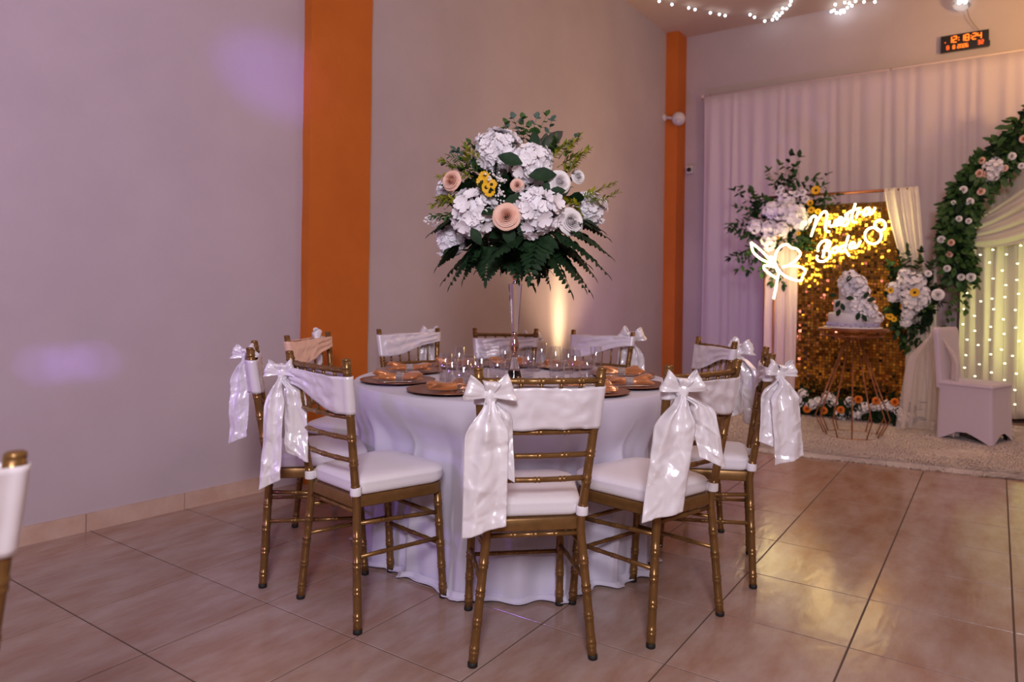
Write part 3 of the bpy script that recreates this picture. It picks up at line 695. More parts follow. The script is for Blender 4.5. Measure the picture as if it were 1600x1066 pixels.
for i, (x, y, a, L) in enumerate([(400, 430, 150, 200), (380, 410, 165, 200), (360, 440, 175, 170), (420, 400, 125, 150), (740, 360, 70, 120), (780, 350, 50, 150), (820, 390, 35, 190), (840, 420, 45, 190), (800, 330, 85, 100), (880, 430, 60, 140), (940, 560, 20, 210), (980, 580, 12, 170), (900, 560, 200, 50), (920, 600, -60, 70), (950, 620, 150, 90), (270, 600, 180, 140), (280, 640, 195, 140), (300, 590, 165, 120), (860, 360, 60, 130), (330, 390, 100, 100)]):
    A = math.radians(a); branch('yellow_green_sprig', bp(x, y, .14 if i < 14 else .2), RV*math.cos(A)+V((0, 0, math.sin(A)))+TB*.2, zr(L), bq, 70+i, 'leafyl' if i % 4 else 'leafmd', .034, .012, 15, .05, sub=1, alt=.7)
FE = [(480, 800, 195, 330, .5), (430, 810, 215, 260, .5), (400, 820, 240, 190, .3), (450, 830, 265, 170, .3), (300, 840, 200, 150, .5), (520, 830, 285, 110, .2), (330, 700, 175, 220, .4),
      (760, 760, -20, 400, .30), (740, 780, -35, 380, .3), (720, 800, -50, 320, .25), (700, 800, -65, 230, .2), (780, 740, -5, 380, .35), (800, 720, 10, 330, .4), (760, 800, -42, 330, .2), (690, 810, -80, 200, .1), (820, 800, -30, 280, .3), (620, 820, -85, 160, .1), (860, 760, -12, 260, .3), (570, 800, 250, 150, .2), (640, 790, 300, 190, .2), (900, 700, 5, 190, .3)]
for i, (x, y, a, L, dr) in enumerate(FE):
    A = math.radians(a); fern('fern_frond', bp(x, y-25, .08+.16*((i*7) % 5)/5), RV*math.cos(A)+V((0, 0, math.sin(A)))+TB*(.35 if i % 2 else -.1), zr(L)*.84, bq, 120+i, dr*.8+.12, .13)
rnd = random.Random(77)
for i in range(16):
    A = math.radians(rnd.uniform(185, 355)); x, y = 620+rnd.uniform(-160, 240), 770+rnd.uniform(-40, 40)
    fern('fern_frond', bp(x, y, rnd.uniform(-.1, .24)), RV*(math.cos(A)*1.2)+V((0, 0, math.sin(A)*.55))+TB*rnd.uniform(-.5, .7), zr(rnd.uniform(180, 290)), bq, 160+i, rnd.uniform(.1, .45), .14, pairs=11)
b = MB(); b.tube([(0, 0, -.03), (0, 0, BO.z-B0.z)], .016, 8); b.build('stem', M['stem'], bq)

# ------------------------------------------------------------------ back wall: rod, curtain, clock, cameras
def curtain(name, x0, x1, zt, zb, y, mat_, nf, amp, seed, nu=260, nv=24, parent=None, ztop=None, flare=0):
    b = MB()
    def f(u, v):
        x = lerp(x0, x1, u)+flare*(u-.5)*v; t = zt if ztop is None else ztop(x); z = lerp(t, zb, v)
        ph = u*nf*2*PI; g = .35+.65*sm(0, .25, v)
        a = math.sin(ph+1.3*math.sin(ph*.23+seed)+.25*math.sin(v*3+seed))*.6+.4*math.sin(ph*.53+seed+.4*v)+.5*noise.noise(V((u*nf*.6, v*1.2, seed)))
        return V((x+.01*math.sin(ph*.5+v*4), y+amp*a*g, z))
    b.grid(f, nu, nv); return solid(b.build(name, M[mat_], parent), .002)
rod = MB(); rz0 = 3.51
rod.tube([(.60, 7.10, rz0), (5.6, 7.10, rz0)], .012, 8); rod.ball((.60, 7.10, rz0), .022)
t = thing('curtain_rod', 'thin rod high on the back wall carrying the sheer white curtain', 'curtain rod'); rod.build('rod', M['pinkd'], t)
for x in (.7, 2.6, 4.5):
    b = MB(); b.box((x, 7.15, rz0), (.02, .12, .02)); b.build('bracket', M['frame'], t)
o = curtain('sheer_curtain', .62, 5.55, rz0-.01, .03, 7.09, 'sheer', 38, .017, 2.2, 700, 26)
tag(o, 'long sheer white pleated curtain covering the back wall', 'curtain')
# digital clock
ck = thing('digital_clock', 'black digital wall clock with orange LED digits above the curtain', 'clock')
P = atY(1507, 64.5, 7.17); cw, chh = .405, .165
b = MB(); b.box((P.x, 7.185, P.z), (cw, .03, chh)); b.build('case', M['black'], ck, smooth=False)
b = MB(); b.box((P.x+cw/2+.004, 7.185, P.z-.05), (.012, .026, .05)); b.build('side_knob', M['black'], ck, smooth=False)
SEG = {'0': 'abcdef', '1': 'bc', '2': 'abged', '3': 'abgcd', '4': 'fgbc', '5': 'afgcd', '6': 'afgedc', '7': 'abc', '8': 'abcdefg', '9': 'abcdfg'}
def digits(s, x, z, h, m, adv):
    wd = h*.50; t = h*.14
    for chx in s:
        if chx == ' ': x += adv*.7; continue
        b = MB()
        if chx == ':':
            for q in (.3, .7): b.box((x+t*.6, 7.169, z+h*q), (t, .004, t))
            x += adv*.42
        elif chx == '.':
            b.box((x+t*.6, 7.169, z+t*.5), (t*1.4, .004, t)); x += adv*.42
        else:
            for g in SEG[chx]:
                c, d = {'a': ((wd/2, h), (wd, t)), 'g': ((wd/2, h/2), (wd, t)), 'd': ((wd/2, 0), (wd, t)), 'b': ((wd, h*.75), (t, h*.5)), 'c': ((wd, h*.25), (t, h*.5)), 'f': ((0, h*.75), (t, h*.5)), 'e': ((0, h*.25), (t, h*.5))}[g]
                b.box((x+c[0], 7.169, z+c[1]), (d[0], .004, d[1]))
            x += adv
        b.build('digit', M[m], ck, smooth=False)
digits('12:18:24', P.x-.138, P.z+.006, .058, 'digit', .0425)
digits('.', P.x-.168, P.z+.010, .05, 'digit2', .04)
digits('8', P.x-.150, P.z-.058, .036, 'digit2', .03); digits('8 2026', P.x-.098, P.z-.058, .034, 'digit', .0235); digits('32', P.x+.112, P.z-.050, .036, 'digit2', .028)
b = MB(); pp = [atY(px, py, 7.17) for px, py in ((1530, 47), (1522, 38), (1515, 28), (1511, 15), (1511, 4))]; b.tube(pp, .004, 6); tag(b.build('power_cord', M['wire']), 'thin cord running from the LED lamp down to the digital clock', 'cord')
lt = thing('led_lamp', 'small bright white LED lamp high on the wall above the clock', 'lamp')
q = atY(1503, 2, 7.08); b = MB()
for dx, dz in ((0, 0), (.025, .02), (-.022, -.012), (.03, -.015), (-.02, .022)): b.ball((q.x+dx, 7.07, q.z+dz), .017, 8, 6)
b.build('bulb', M['led'], lt)
b = MB(); b.lathe([(.02, 0), (.075, .02), (.085, .06), (.07, .10)], (q.x, 7.20, q.z+.01), 16, (0, -1, 0)); b.build('housing', M['glass'], lt)
b = MB(); b.box((q.x, 7.195, q.z+.01), (.10, .03, .10)); b.build('mount', M['cam'], lt, smooth=False)
# security cameras on the narrow column
cm = thing('dome_camera', 'white dome security camera on a bracket at the narrow orange column', 'camera')
wx = .20; q = atX(1037, 184, wx); e = atX(1052, 181, .38); e = V((.38, q.y+.02, e.z))
b = MB(); b.lathe([(.045, 0), (.045, .018), (.03, .03)], (q.x, q.y, q.z), 16, (1, 0, 0)); b.build('wall_mount', M['cam'], cm)
b = MB(); b.tube([(q.x+.02, q.y, q.z), (e.x, e.y, e.z)], .016, 8); b.build('arm', M['cam'], cm)
b = MB(); b.ball(e, .080, 18, 12); b.build('dome', M['cam'], cm)
b = MB(); b.lathe([(.05, .055), (.035, .072), (1e-6, .078)], e, 16, (CAM-e).normalized()+V((0, 0, -.6))); b.build('lens_window', M['wire'], cm)
cm = thing('small_camera', 'small white square camera with black lens on back wall beside the narrow column', 'camera')
q = atY(1078.5, 266, 7.17)
b = MB(); b.box((q.x, 7.175, q.z), (.075, .07, .085)); b.build('body', M['cam'], cm, smooth=False)
b = MB(); b.lathe([(.026, 0), (.026, .02), (.02, .028), (1e-6, .03)], (q.x, 7.14, q.z), 16, (0, -1, 0)); b.build('lens', M['black'], cm)
# ceiling fairy lights
def fairy(pts, label, zz):
    t = thing('fairy_light_string', label, 'string lights', group=None); P3 = []
    for i, (px, py) in enumerate(pts):
        p = atZ(px, py, zz)
        if p.y > 7.12: p = atY(px, py, 7.12)
        P3.append(p)
    b = MB(); b.tube([p+V((0, 0, .012)) for p in P3], .0022, 5); b.build('wire', M['wire'], t)
    bm = MB(); bm.ball((0, 0, 0), .013, 8, 6); me = bm.mesh('bulb', M['led'])
    for p in P3: o = link('bulb', me, t); o.location = p
fairy([(1005, -6), (1030, 2), (1050, 7), (1076, 12.5), (1086, 15), (1110, 20), (1124, 22.5), (1133, 24.5), (1172, 23), (1179, 27), (1195, 33), (1207, 31), (1210, 25), (1214, 29), (1218, 24), (1213, 21), (1222, 20), (1223, 13), (1229, 13.5), (1234, 8), (1236, 2), (1238, -6)], 'string of white fairy lights sagging across the ceiling near the narrow column', 4.26)
fairy([(1305, -8), (1305, 7), (1299, 18), (1303, 16), (1307, 20), (1313, 20.5), (1314, 17), (1318, 16), (1319, 18.5), (1324, 12), (1331, 9), (1320, 4), (1327, 5), (1337, 2), (1350, 3), (1367, 3), (1385, -4)], 'bunched white fairy lights at the top of the back wall right of centre', 4.26)

# ------------------------------------------------------------------ photo backdrop: copper frame, sequin panel, drapes
PY = 6.2
fr = thing('backdrop_frame', 'copper pipe frame standing behind the cake holding drapes and flowers', 'frame', (2.22, PY, 0))
fx0, fx1, fz = 1.59-2.22, 2.885-2.22, 2.135
for x in (fx0, fx1):
    b = MB(); b.tube([(x, 0, 0), (x, 0, fz)], .014, 10); b.build('upright', M['frame'], fr)
    b = MB(); b.box((x, 0, .008), (.06, .45, .016)); b.build('foot', M['frame'], fr, smooth=False)
b = MB(); b.tube([(fx0, 0, fz), (fx1, 0, fz)], .014, 10); b.build('top_bar', M['frame'], fr)
px0, px1, pz0, pz1 = 1.895, 2.868, .045, 2.035
pn = thing('sequin_panel', 'glittering gold sequin wall panel behind the cake stand', 'panel', ((px0+px1)/2, PY, 0))
b = MB(); b.box((0, .012, (pz0+pz1)/2), (px1-px0, .012, pz1-pz0)); b.build('backing', M['mesh'], pn, smooth=False)
for x in (-.40, .40):
    b = MB(); b.box((x, .08, .03), (.03, .30, .05)); b.box((x, .02, .25), (.03, .02, .5)); b.build('stand', M['mesh'], pn, smooth=False)
b = MB(); rnd = random.Random(3); sp = .0275; nx = int((px1-px0)/sp); nz = int((pz1-pz0)/sp)
for i in range(nx):
    for j in range(nz):
        c = V((-(px1-px0)/2+(i+.5)*sp, -.004-rnd.random()*.004, pz0+(j+.5)*sp)); q_ = rnd.random(); w_ = .55 if q_ < .06 else (.24 if q_ < .2 else .05); a, e = rnd.gauss(0, w_), rnd.gauss(-.03, w_); s = sp*.43
        ex_ = V((math.cos(a), math.sin(a), 0)); ez_ = V((-math.sin(a)*math.sin(e), math.cos(a)*math.sin(e), math.cos(e)))
        b.add([c-ex_*s-ez_*s, c+ex_*s-ez_*s, c+ex_*s+ez_*s, c-ex_*s+ez_*s], [(0, 1, 2, 3)])
tag(b.build('sequins', M['sequin'], pn, smooth=False), kind='stuff')
# drapes hung on the frame
o = curtain('blush_drape', 1.58, 1.90, fz-.02, .03, PY-.02, 'pinkd', 6, .022, 1.1, 90, 30); tag(o, 'blush drape hanging down the left side of the copper frame', 'drape')
b = MB()
def rd(u, v):
    # gathered on the top bar, sweeping right to the tie beside the flowers and then down to the floor
    if v < .5:
        q = v/.5; c = lerp(2.80, 2.965, q**1.1); wd = lerp(.275, .15, sm(0, 1, q)); z = lerp(fz+.016, 1.12, q)
    else:
        q = (v-.5)/.5; c = lerp(2.965, 2.99, q); wd = lerp(.15, .30, q**.7); z = lerp(1.12, .03, q)
    f = math.sin(u*27+v*2)*.6+.4*math.sin(u*43+3*v)+.7*noise.noise(V((u*5, v*2, 4)))
    return V((c+(u-.5)*wd, PY-.022-.02*f-.03*math.sin(PI*min(1, v*2)), z))
b.grid(rd, 70, 50); tag(solid(b.build('sheer_white_drape', M['cream']), .002), 'sheer white drape swept over the right corner of the copper frame', 'drape')
# left corner flowers
def Lp(zx, zy, y): return atY(1120+zx/4.262, 230+zy/4.262, y)
fl = thing('corner_flowers', 'white flowers and leafy branches on the upper left corner of the copper frame', 'flowers', (1.62, PY, fz-.4)); F0 = V(fl.location)
for i, (x, y, r, dp) in enumerate([(370, 420, 62, 0), (465, 360, 60, .02), (520, 440, 75, 0), (440, 430, 60, -.05), (560, 500, 55, 0), (350, 540, 55, -.03), (260, 530, 50, 0), (350, 620, 50, -.04), (430, 550, 50, -.06), (345, 670, 32, 0)]):
    hydrangea('hydrangea', Lp(x, y, 6.08+dp)-F0, V((-.1, -1, .15)), r/4.262/166, 200+i, fl, 'petal', 30)
for i, (x, y, r) in enumerate([(570, 300, 24), (590, 345, 24), (530, 310, 22), (410, 300, 22), (425, 270, 20)]):
    rose('rose', Lp(x, y, 6.05)-F0, V((0, -1, .2)), r/4.262/166, 230+i, fl, 'rosew')
for i, (x, y, r) in enumerate([(660, 288, 30), (630, 420, 24), (622, 372, 22), (675, 430, 20), (405, 600, 18), (545, 575, 14)]):
    daisy('daisy', Lp(x, y, 6.02)-F0, V((0, -1, .2)), r/4.262/166, i, fl, label='yellow flower')
for i, (x0, y0, x1, y1) in enumerate([(440, 330, 490, 50), (440, 330, 390, 90), (450, 320, 560, 110), (470, 320, 520, 60), (420, 340, 320, 150), (480, 340, 640, 180), (500, 330, 710, 190), (560, 360, 740, 240), (600, 370, 790, 310), (600, 390, 810, 370), (380, 420, 230, 280), (360, 400, 160, 290), (340, 430, 105, 310), (330, 460, 140, 380), (330, 500, 80, 490), (300, 520, 50, 540), (300, 560, 100, 580), (300, 600, 170, 600), (290, 640, 60, 730), (290, 650, 110, 820), (300, 660, 140, 760), (300, 680, 220, 830), (310, 700, 290, 840), (380, 700, 360, 910), (390, 720, 440, 950), (430, 620, 600, 680), (500, 560, 640, 620), (410, 360, 430, 200), (430, 370, 500, 180), (380, 380, 290, 340), (560, 420, 650, 400), (320, 480, 190, 460)]):
    p, q = Lp(x0, y0, 6.12)-F0, Lp(x1, y1, 6.05+.06*(i % 3))-F0
    branch('leafy_branch', p, q-p, (q-p).length*.93, fl, 260+i, 'leafmd' if i % 3 else 'leafdk', .095, .055, 7, .0)
b = MB()
rnd = random.Random(17)
for i in range(160):
    c = Lp(rnd.uniform(230, 640), rnd.uniform(330, 680), 6.13)-F0; leaf(b, c, rdir(rnd)-V((0, .5, 0)), rdir(rnd), .09, .05)
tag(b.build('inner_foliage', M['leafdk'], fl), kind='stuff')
# right side flowers
def Rp(zx, zy, y): return atY(1380+zx/5.33, 360+zy/5.33, y)
fl = thing('side_flowers', 'white flowers with a small sunflower tied at the right upright of the frame', 'flowers', (2.90, PY, 1.2)); F0 = V(fl.location)
for i, (x, y, r) in enumerate([(180, 360, 42), (280, 430, 66), (180, 430, 55), (90, 480, 50), (200, 540, 62), (310, 520, 62), (250, 620, 72), (330, 590, 55), (80, 560, 40), (205, 700, 48), (190, 770, 40)]):
    hydrangea('hydrangea', Rp(x, y, 6.06)-F0, V((0, -1, .15)), r/5.33/166, 300+i, fl, 'petal', 30)
for i, (x, y, r, m) in enumerate([(455, 535, 42, 'rosew'), (375, 360, 24, 'rosew')]): rose('rose', Rp(x, y, 6.0)-F0, V((0, -1, .1)), r/5.33/166, 320+i, fl, m)
daisy('sunflower', Rp(262, 518, 5.97)-F0, V((0, -1, .1)), 34/5.33/166, 1, fl, label='small orange sunflower with dark centre')
for i, (x, y, r) in enumerate([(60, 500, 24), (60, 720, 26), (90, 740, 22), (40, 715, 20)]): daisy('daisy', Rp(x, y, 6.0)-F0, V((0, -1, .1)), r/5.33/166, i, fl, label='yellow flower')
for i, (x0, y0, x1, y1) in enumerate([(180, 400, 210, 150), (160, 400, 120, 170), (170, 380, 200, 220), (270, 400, 320, 180), (290, 400, 300, 240), (320, 420, 410, 290), (330, 440, 400, 310), (130, 420, 40, 330), (120, 400, 60, 280), (340, 520, 500, 440), (350, 560, 520, 480), (340, 620, 470, 600), (310, 660, 400, 620), (290, 720, 380, 680), (250, 760, 330, 810), (230, 780, 270, 830), (120, 620, 50, 640), (110, 680, 30, 660), (130, 720, 80, 790), (160, 780, 120, 870), (180, 800, 190, 1020), (190, 800, 290, 920), (180, 810, 250, 960), (170, 800, 140, 960), (130, 700, 120, 820)]):
    p, q = Rp(x0, y0, 6.10)-F0, Rp(x1, y1, 6.02+.05*(i % 3))-F0
    branch('leafy_branch', p, q-p, (q-p).length*.95, fl, 340+i, 'leafmd' if i % 4 == 0 else 'leafdk', .085, .05, 5, .0)
b = MB(); rnd = random.Random(23)
for i in range(140):
    c = Rp(rnd.uniform(50, 420), rnd.uniform(380, 800), 6.13)-F0; leaf(b, c, rdir(rnd)-V((0, .5, 0)), rdir(rnd), .09, .05)
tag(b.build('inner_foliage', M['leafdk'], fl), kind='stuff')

# neon lettering and wedding rings
def smooth_path(pts, n=6, closed=False):
    P = [V(p) for p in pts]; out = []; m = len(P)
    for i in range(m if closed else m-1):
        p0 = P[i-1] if (i > 0 or closed) else P[i]; p1 = P[i]; p2 = P[(i+1) % m]; p3 = P[(i+2) % m] if (closed or i+2 < m) else p2
        for k in range(n):
            t = k/n; out.append(.5*((2*p1)+(p2-p0)*t+(2*p0-5*p1+4*p2-p3)*t*t+(3*p1-p0-3*p2+p3)*t*t*t))
    if not closed: out.append(P[-1])
    return out
NY = 5.98
def Np(x, y): return atY(1240+x/7.615, 290+y/7.615, NY)
ns = thing('neon_sign', 'glowing cursive neon sign reading Nuestra Boda with two linked rings', 'neon sign')
STR = {'n': [[(192, 440), (212, 385), (248, 362), (270, 392), (248, 480), (208, 606)], [(225, 540), (275, 440), (325, 345), (372, 308), (398, 340), (384, 430), (376, 500), (394, 545), (432, 550)]],
       'u': [[(430, 420), (424, 465), (448, 486), (480, 465), (506, 405)], [(506, 405), (494, 455), (512, 478), (540, 455)]],
       'e': [[(528, 455), (566, 425), (572, 385), (545, 382), (526, 425), (540, 465), (575, 455), (608, 405)]],
       's': [[(590, 440), (640, 340), (636, 385), (652, 430), (622, 472), (585, 476)]],
       't': [[(735, 215), (705, 310), (690, 390), (706, 432), (748, 436)], [(612, 352), (660, 318), (720, 290), (790, 268)]],
       'r': [[(745, 385), (760, 330), (772, 312), (800, 318)]],
       'a': [[(905, 268), (862, 275), (832, 320), (840, 352), (876, 342), (908, 275)], [(908, 275), (896, 325), (910, 345), (945, 315), (970, 262)]],
       'b': [[(402, 680), (372, 760), (345, 860)], [(290, 785), (292, 730), (335, 672), (392, 652), (432, 672), (430, 720), (385, 765), (345, 780)], [(385, 768), (428, 788), (424, 850), (370, 898), (305, 900), (276, 868), (282, 832)]],
       'o': [[(500, 735), (466, 755), (464, 792), (492, 800), (522, 770), (518, 738), (500, 735)], [(520, 750), (545, 745)]],
       'd': [[(598, 715), (562, 730), (546, 772), (566, 790), (602, 765), (618, 720)], [(655, 592), (625, 690), (612, 760), (636, 800), (664, 838)]],
       'a2': [[(718, 672), (680, 690), (664, 728), (680, 750), (712, 725), (728, 680)], [(728, 680), (716, 725), (740, 742), (772, 700), (798, 658)]]}
for k, ss in STR.items():
    b = MB()
    for s in ss: b.tube(smooth_path([Np(*p) for p in s], 5), .0078, 8)
    b.build('neon_letter', M['neon'], ns)
for (cx, cy, r) in ((945, 597, 98), (1028, 473, 64)):
    b = MB(); b.tube([Np(cx+r*math.cos(2*PI*k/36), cy+r*math.sin(2*PI*k/36)) for k in range(36)], .0078, 8, closed=True); b.build('neon_ring', M['neon'], ns)
for px, py in ((372, 308), (735, 215), (1028, 409)):
    p = Np(px, py); b = MB(); b.tube([p, V((p.x, PY-.015, fz+.012))], .001, 4); b.build('hanging_wire', M['wire'], ns)
# neon flower on its pole
def Fp(x, y): return atY(1120+x/4.262, 230+y/4.262, 5.9)
nf = thing('neon_flower', 'glowing neon flower outline on a slim copper pole left of the panel', 'neon sign', (1.762, 5.9, 0)); N0 = V(nf.location)
for s in ([(228, 635), (285, 680), (340, 735), (372, 775), (392, 800), (345, 770), (290, 742), (242, 696), (228, 635)],
          [(392, 800), (345, 790), (316, 790), (316, 812), (350, 842), (398, 872)],
          [(405, 830), (388, 770), (394, 710), (425, 662), (468, 648), (492, 668), (534, 680), (556, 712), (528, 752), (480, 786), (436, 798)],
          [(436, 798), (505, 788), (565, 802), (590, 826), (572, 858), (560, 890), (505, 880), (448, 855), (408, 815), (388, 770)]):
    b = MB(); b.tube(smooth_path([Fp(*p)-N0 for p in s], 5), .0078, 8); b.build('neon_petal', M['neon'], nf)
b = MB(); b.ball(Fp(360, 742)-N0, .022, 10, 7); b.build('neon_bud', M['neon'], nf)
b = MB(); b.tube(smooth_path([Fp(*p)-N0 for p in ((412, 835), (402, 890), (390, 955), (378, 1010))], 5), .0078, 8); b.build('neon_stem', M['neon'], nf)
e = Fp(378, 1012)-N0
b = MB(); b.tube([(e.x, 0, 0), (e.x, 0, e.z)], .011, 8); b.build('pole', M['frame'], nf)
b = MB(); b.lathe([(.13, 0), (.13, .012), (.02, .02), (.014, .05)], (e.x, 0, 0), 20); b.build('base', M['frame'], nf)

# cake table and cake
cx, cyy = 2.585, 5.08
t = thing('wire_cake_table', 'copper wire hourglass-shaped cake table standing on the fur rug', 'table', (cx, cyy, .0))
b = MB(); b.lathe([(1e-6, .872), (.255, .872), (.26, .878), (.26, .890), (.255, .893), (1e-6, .893)], n=40); b.build('round_top', M['frame'], t, angle=40)
def ringm(r, z, name, tr=.007): b = MB(); b.tube([(r*math.cos(2*PI*k/40), r*math.sin(2*PI*k/40), z) for k in range(40)], tr, 6, closed=True); b.build(name, M['frame'], t)
ringm(.205, .032, 'base_ring'); ringm(.215, .835, 'top_ring'); ringm(.055, .80, 'waist_ring', .005)
for k in range(12):
    a = 2*PI*(k+.3)/12; P_ = [(.205, .032), (.272, .175), (.056, .79)]
    b = MB(); b.tube([(r*math.cos(a), r*math.sin(a), z) for r, z in P_], .0052, 6); b.build('wire_leg', M['frame'], t)
for k in range(6):
    a = 2*PI*k/6; b = MB(); b.tube([(.056*math.cos(a), .056*math.sin(a), .80), (.215*math.cos(a), .215*math.sin(a), .835), (.215*math.cos(a), .215*math.sin(a), .873)], .005, 6); b.build('top_support', M['frame'], t)
ck = thing('wedding_cake', 'white three-tier cake with cascading white flowers on the copper wire table', 'cake', (cx-.005, cyy, .8935))
b = MB(); b.lathe([(1e-6, 0), (.215, 0), (.22, .004), (.215, .010), (1e-6, .010)], n=36); b.build('cake_board', M['icing'], ck, angle=40)
zc = .010
for r, h in ((.182, .112), (.142, .105), (.105, .150)):
    b = MB(); b.lathe([(1e-6, zc), (r, zc), (r, zc+h-.012), (r-.004, zc+h-.004), (r-.012, zc+h), (1e-6, zc+h)], n=40); tr = b.build('tier', M['icing'], ck)
    if r > .17:
        b = MB()
        for k in range(34):
            a = 2*PI*k/34; b.ball((math.cos(a)*(r+.004), math.sin(a)*(r+.004), zc+.016+.008*abs(math.sin(k*PI/2))), .0135, 6, 4)
        b.build('piped_border', M['border'], tr)
    zc += h
for i, (x, z, r) in enumerate([(.0, .40, .075), (.05, .36, .075), (-.05, .36, .062), (.08, .30, .065), (.05, .27, .06), (.02, .21, .06), (.10, .20, .075), (.14, .14, .075), (.04, .15, .06), (.17, .09, .06), (.10, .09, .055), (-.03, .30, .055)]):
    rr = .10 if z > .25 else (.14 if z > .14 else .17); y = -math.sqrt(max(.001, (rr+.01)**2-x*x)) if abs(x) < rr else -.03
    hydrangea('flower', V((x, y, z)), V((x*2, -.2, .05)), r*.82, 400+i, ck, 'petal', 20)
for i, (x, z, a) in enumerate([(-.02, .37, 60), (-.06, .22, 240), (-.05, .20, 290), (-.09, .26, 180), (-.02, .24, 0), (.11, .24, 60), (.13, .22, 20), (.08, .13, 250), (.10, .115, 300), (-.06, .155, 250)]):
    A = math.radians(a); b = MB(); leaf(b, V((x, -.165-.05*(z < .25), z)), V((math.cos(A), -.1, math.sin(A))), V((0, -1, .2)), .062, .036); b.build('leaf', M['leafdk'], ck)

# floor garland at the foot of the panel
g = thing('floor_garland', 'low bed of greenery with white and orange flowers at the foot of the gold panel', 'flowers', (2.38, 5.92, 0))
b = MB(); rnd = random.Random(31)
for i in range(520):
    x = rnd.uniform(-.50, .60); y = rnd.gauss(0, .08); z = abs(rnd.gauss(.03, .09)); leaf(b, V((x, y, z+.03)), rdir(rnd)+V((0, -.4, .3)), rdir(rnd), .075, .042)
tag(b.build('foliage', M['leafdk'], g), kind='stuff')
for i in range(16):
    x = -.46+1.02*(i+.5*rnd.random())/16; z = rnd.uniform(.06, .24); hydrangea('hydrangea', V((x, -.10-.04*rnd.random(), z)), V((0, -1, .3)), rnd.uniform(.035, .06), 430+i, g, 'petal', 16)
for i in range(7):
    x = -.46+1.0*i/7+.04; rose('rose', V((x, -.17, rnd.uniform(.10, .24))), V((0, -1, .3)), .032, 460+i, g, 'orangef', 'orange rose')

# fur rug
rg = thing('fur_rug', 'thick white fur rug under the cake table and covered chair', 'rug', (0, 0, 0))
def rug_front(x): return 4.165+.135*(x-2.3)+.02*noise.noise(V((x*3, 0, 0)))
b = MB()
def rf(u, v):
    x = lerp(1.25, 5.2, u); y = lerp(rug_front(x), 6.55, v); e = min(1, v*14, (1-v)*20, u*30, (1-u)*30)
    return V((x, y, .004+.030*math.sqrt(max(0, e))+.010*noise.noise(V((x*3, y*3, 0)))*e))
b.grid(rf, 120, 70); b.build('rug_base', M['fur'], rg)
b = MB(); rnd = random.Random(8)
for i in range(80000):
    x = rnd.uniform(1.25, 5.0); v = rnd.random()**1.5; y = lerp(rug_front(x)-.012, 6.4, v); e = min(1, max(0, v*14)); z = .004+.030*math.sqrt(e)+.010*noise.noise(V((x*3, y*3, 0)))*e
    a = 4.4+2.6*noise.noise(V((x*2.2, y*2.2, 4)))+rnd.gauss(0, .5); L = rnd.uniform(.022, .045); d = V((math.cos(a)*.9, math.sin(a)*.9-.3*(v < .04), .42 if v > .03 else .1)).normalized(); s = d.cross(V((0, 0, 1))).normalized()*.0026
    p = V((x, y, z-.002)); q = p+d*L*.6; r = p+d*L-V((0, 0, L*.25)); b.add([p-s, p+s, q+s*.8, q-s*.8, r], [(0, 1, 2, 3), (3, 2, 4)])
tag(b.build('pile', M['fur'], rg), kind='stuff')

# covered chair with tulle
cvx, cvy, ca = 3.40, 5.52, math.radians(-20)
c = thing('covered_chair', 'chair in a stretchy lilac-white cover with a tulle bow, right of the cake', 'chair', (cvx, cvy, .032), ca)
b = MB()
def body(u, v):
    o = outline(.19, .19, -.185, .185, .025, .025, 5); n = len(o); k = u*n; i = int(k) % n; f = k-int(k); x, y = lerp(o[i][0], o[(i+1) % n][0], f), lerp(o[i][1], o[(i+1) % n][1], f)
    m_ = max(abs(x), abs(y)); a_ = min(abs(x), abs(y))/.19; arch = .075*(1-sm(.1, .95, a_))
    z = lerp(arch if True else 0, .43, v); s = 1.06-.05*sm(0, .9, v)+.02*sm(.9, 1, v)
    return V((x*s, y*s, z))
b.grid(body, 112, 16, wrap=True)
o = outline(.19, .19, -.185, .185, .025, .025, 5); stack(b, o, [(.425, 1.035), (.44, 1.03), (.452, 1.0), (.456, .9)], dome=.006)
b.build('seat_cover', M['spandex'], c)
b = MB()
def bk(u, v):
    th = 2*PI*u; x = math.cos(th); y = math.sin(th); ex2 = .25
    sx = math.copysign(abs(x)**ex2, x); sy = math.copysign(abs(y)**ex2, y); z = lerp(.40, .875, v); e = 1-.10*sm(.93, 1, v)
    return V((-.185-.035*v+sx*.024*(1 if v < .97 else .6), sy*.188*(1-.03*math.sin(PI*v))*e, z))
b.grid(bk, 48, 20, wrap=True); n0 = len(b.v); b.v.append((-.22, 0, .876)); m0 = n0-48; b.f += [(m0+k, m0+(k+1) % 48, n0) for k in range(48)]
b.build('back_cover', M['spandex'], c)
b = MB()
def tu(u, v):
    a = lerp(-2.9, 1.0, u)*1.0; r = .025+.17*sm(0, .35, v)+.05*v; f = 1+.13*math.sin(u*44+2*v)+.10*math.sin(u*71)
    x = -.215+(-.03+r*.8*math.cos(a+2.6)*f)-.04*v; y = -.10+r*.55*math.sin(a+2.6)*f-.05*v
    z = lerp(.875, .02, v)
    return V((x, y, z))
b.grid(tu, 110, 30); solid(b.build('tulle_drape', M['tulle'], c), .0015)
b = MB()
def tk(u, v): a = 2*PI*u; return V((-.232+.03*math.sin(PI*v)*math.cos(a)*(1+.2*math.sin(3*a)), -.115+.03*math.sin(PI*v)*math.sin(a), .84+.055*v-.01))
b.grid(tk, 14, 9, wrap=True); b.build('tulle_knot', M['tulle'], c)
for x in (-.16, .16):
    for y in (-.16, .16): b = MB(); b.tube([(x, y, -.028), (x, y, .42)], .014, 8); b.build('leg', M['rubber'], c)

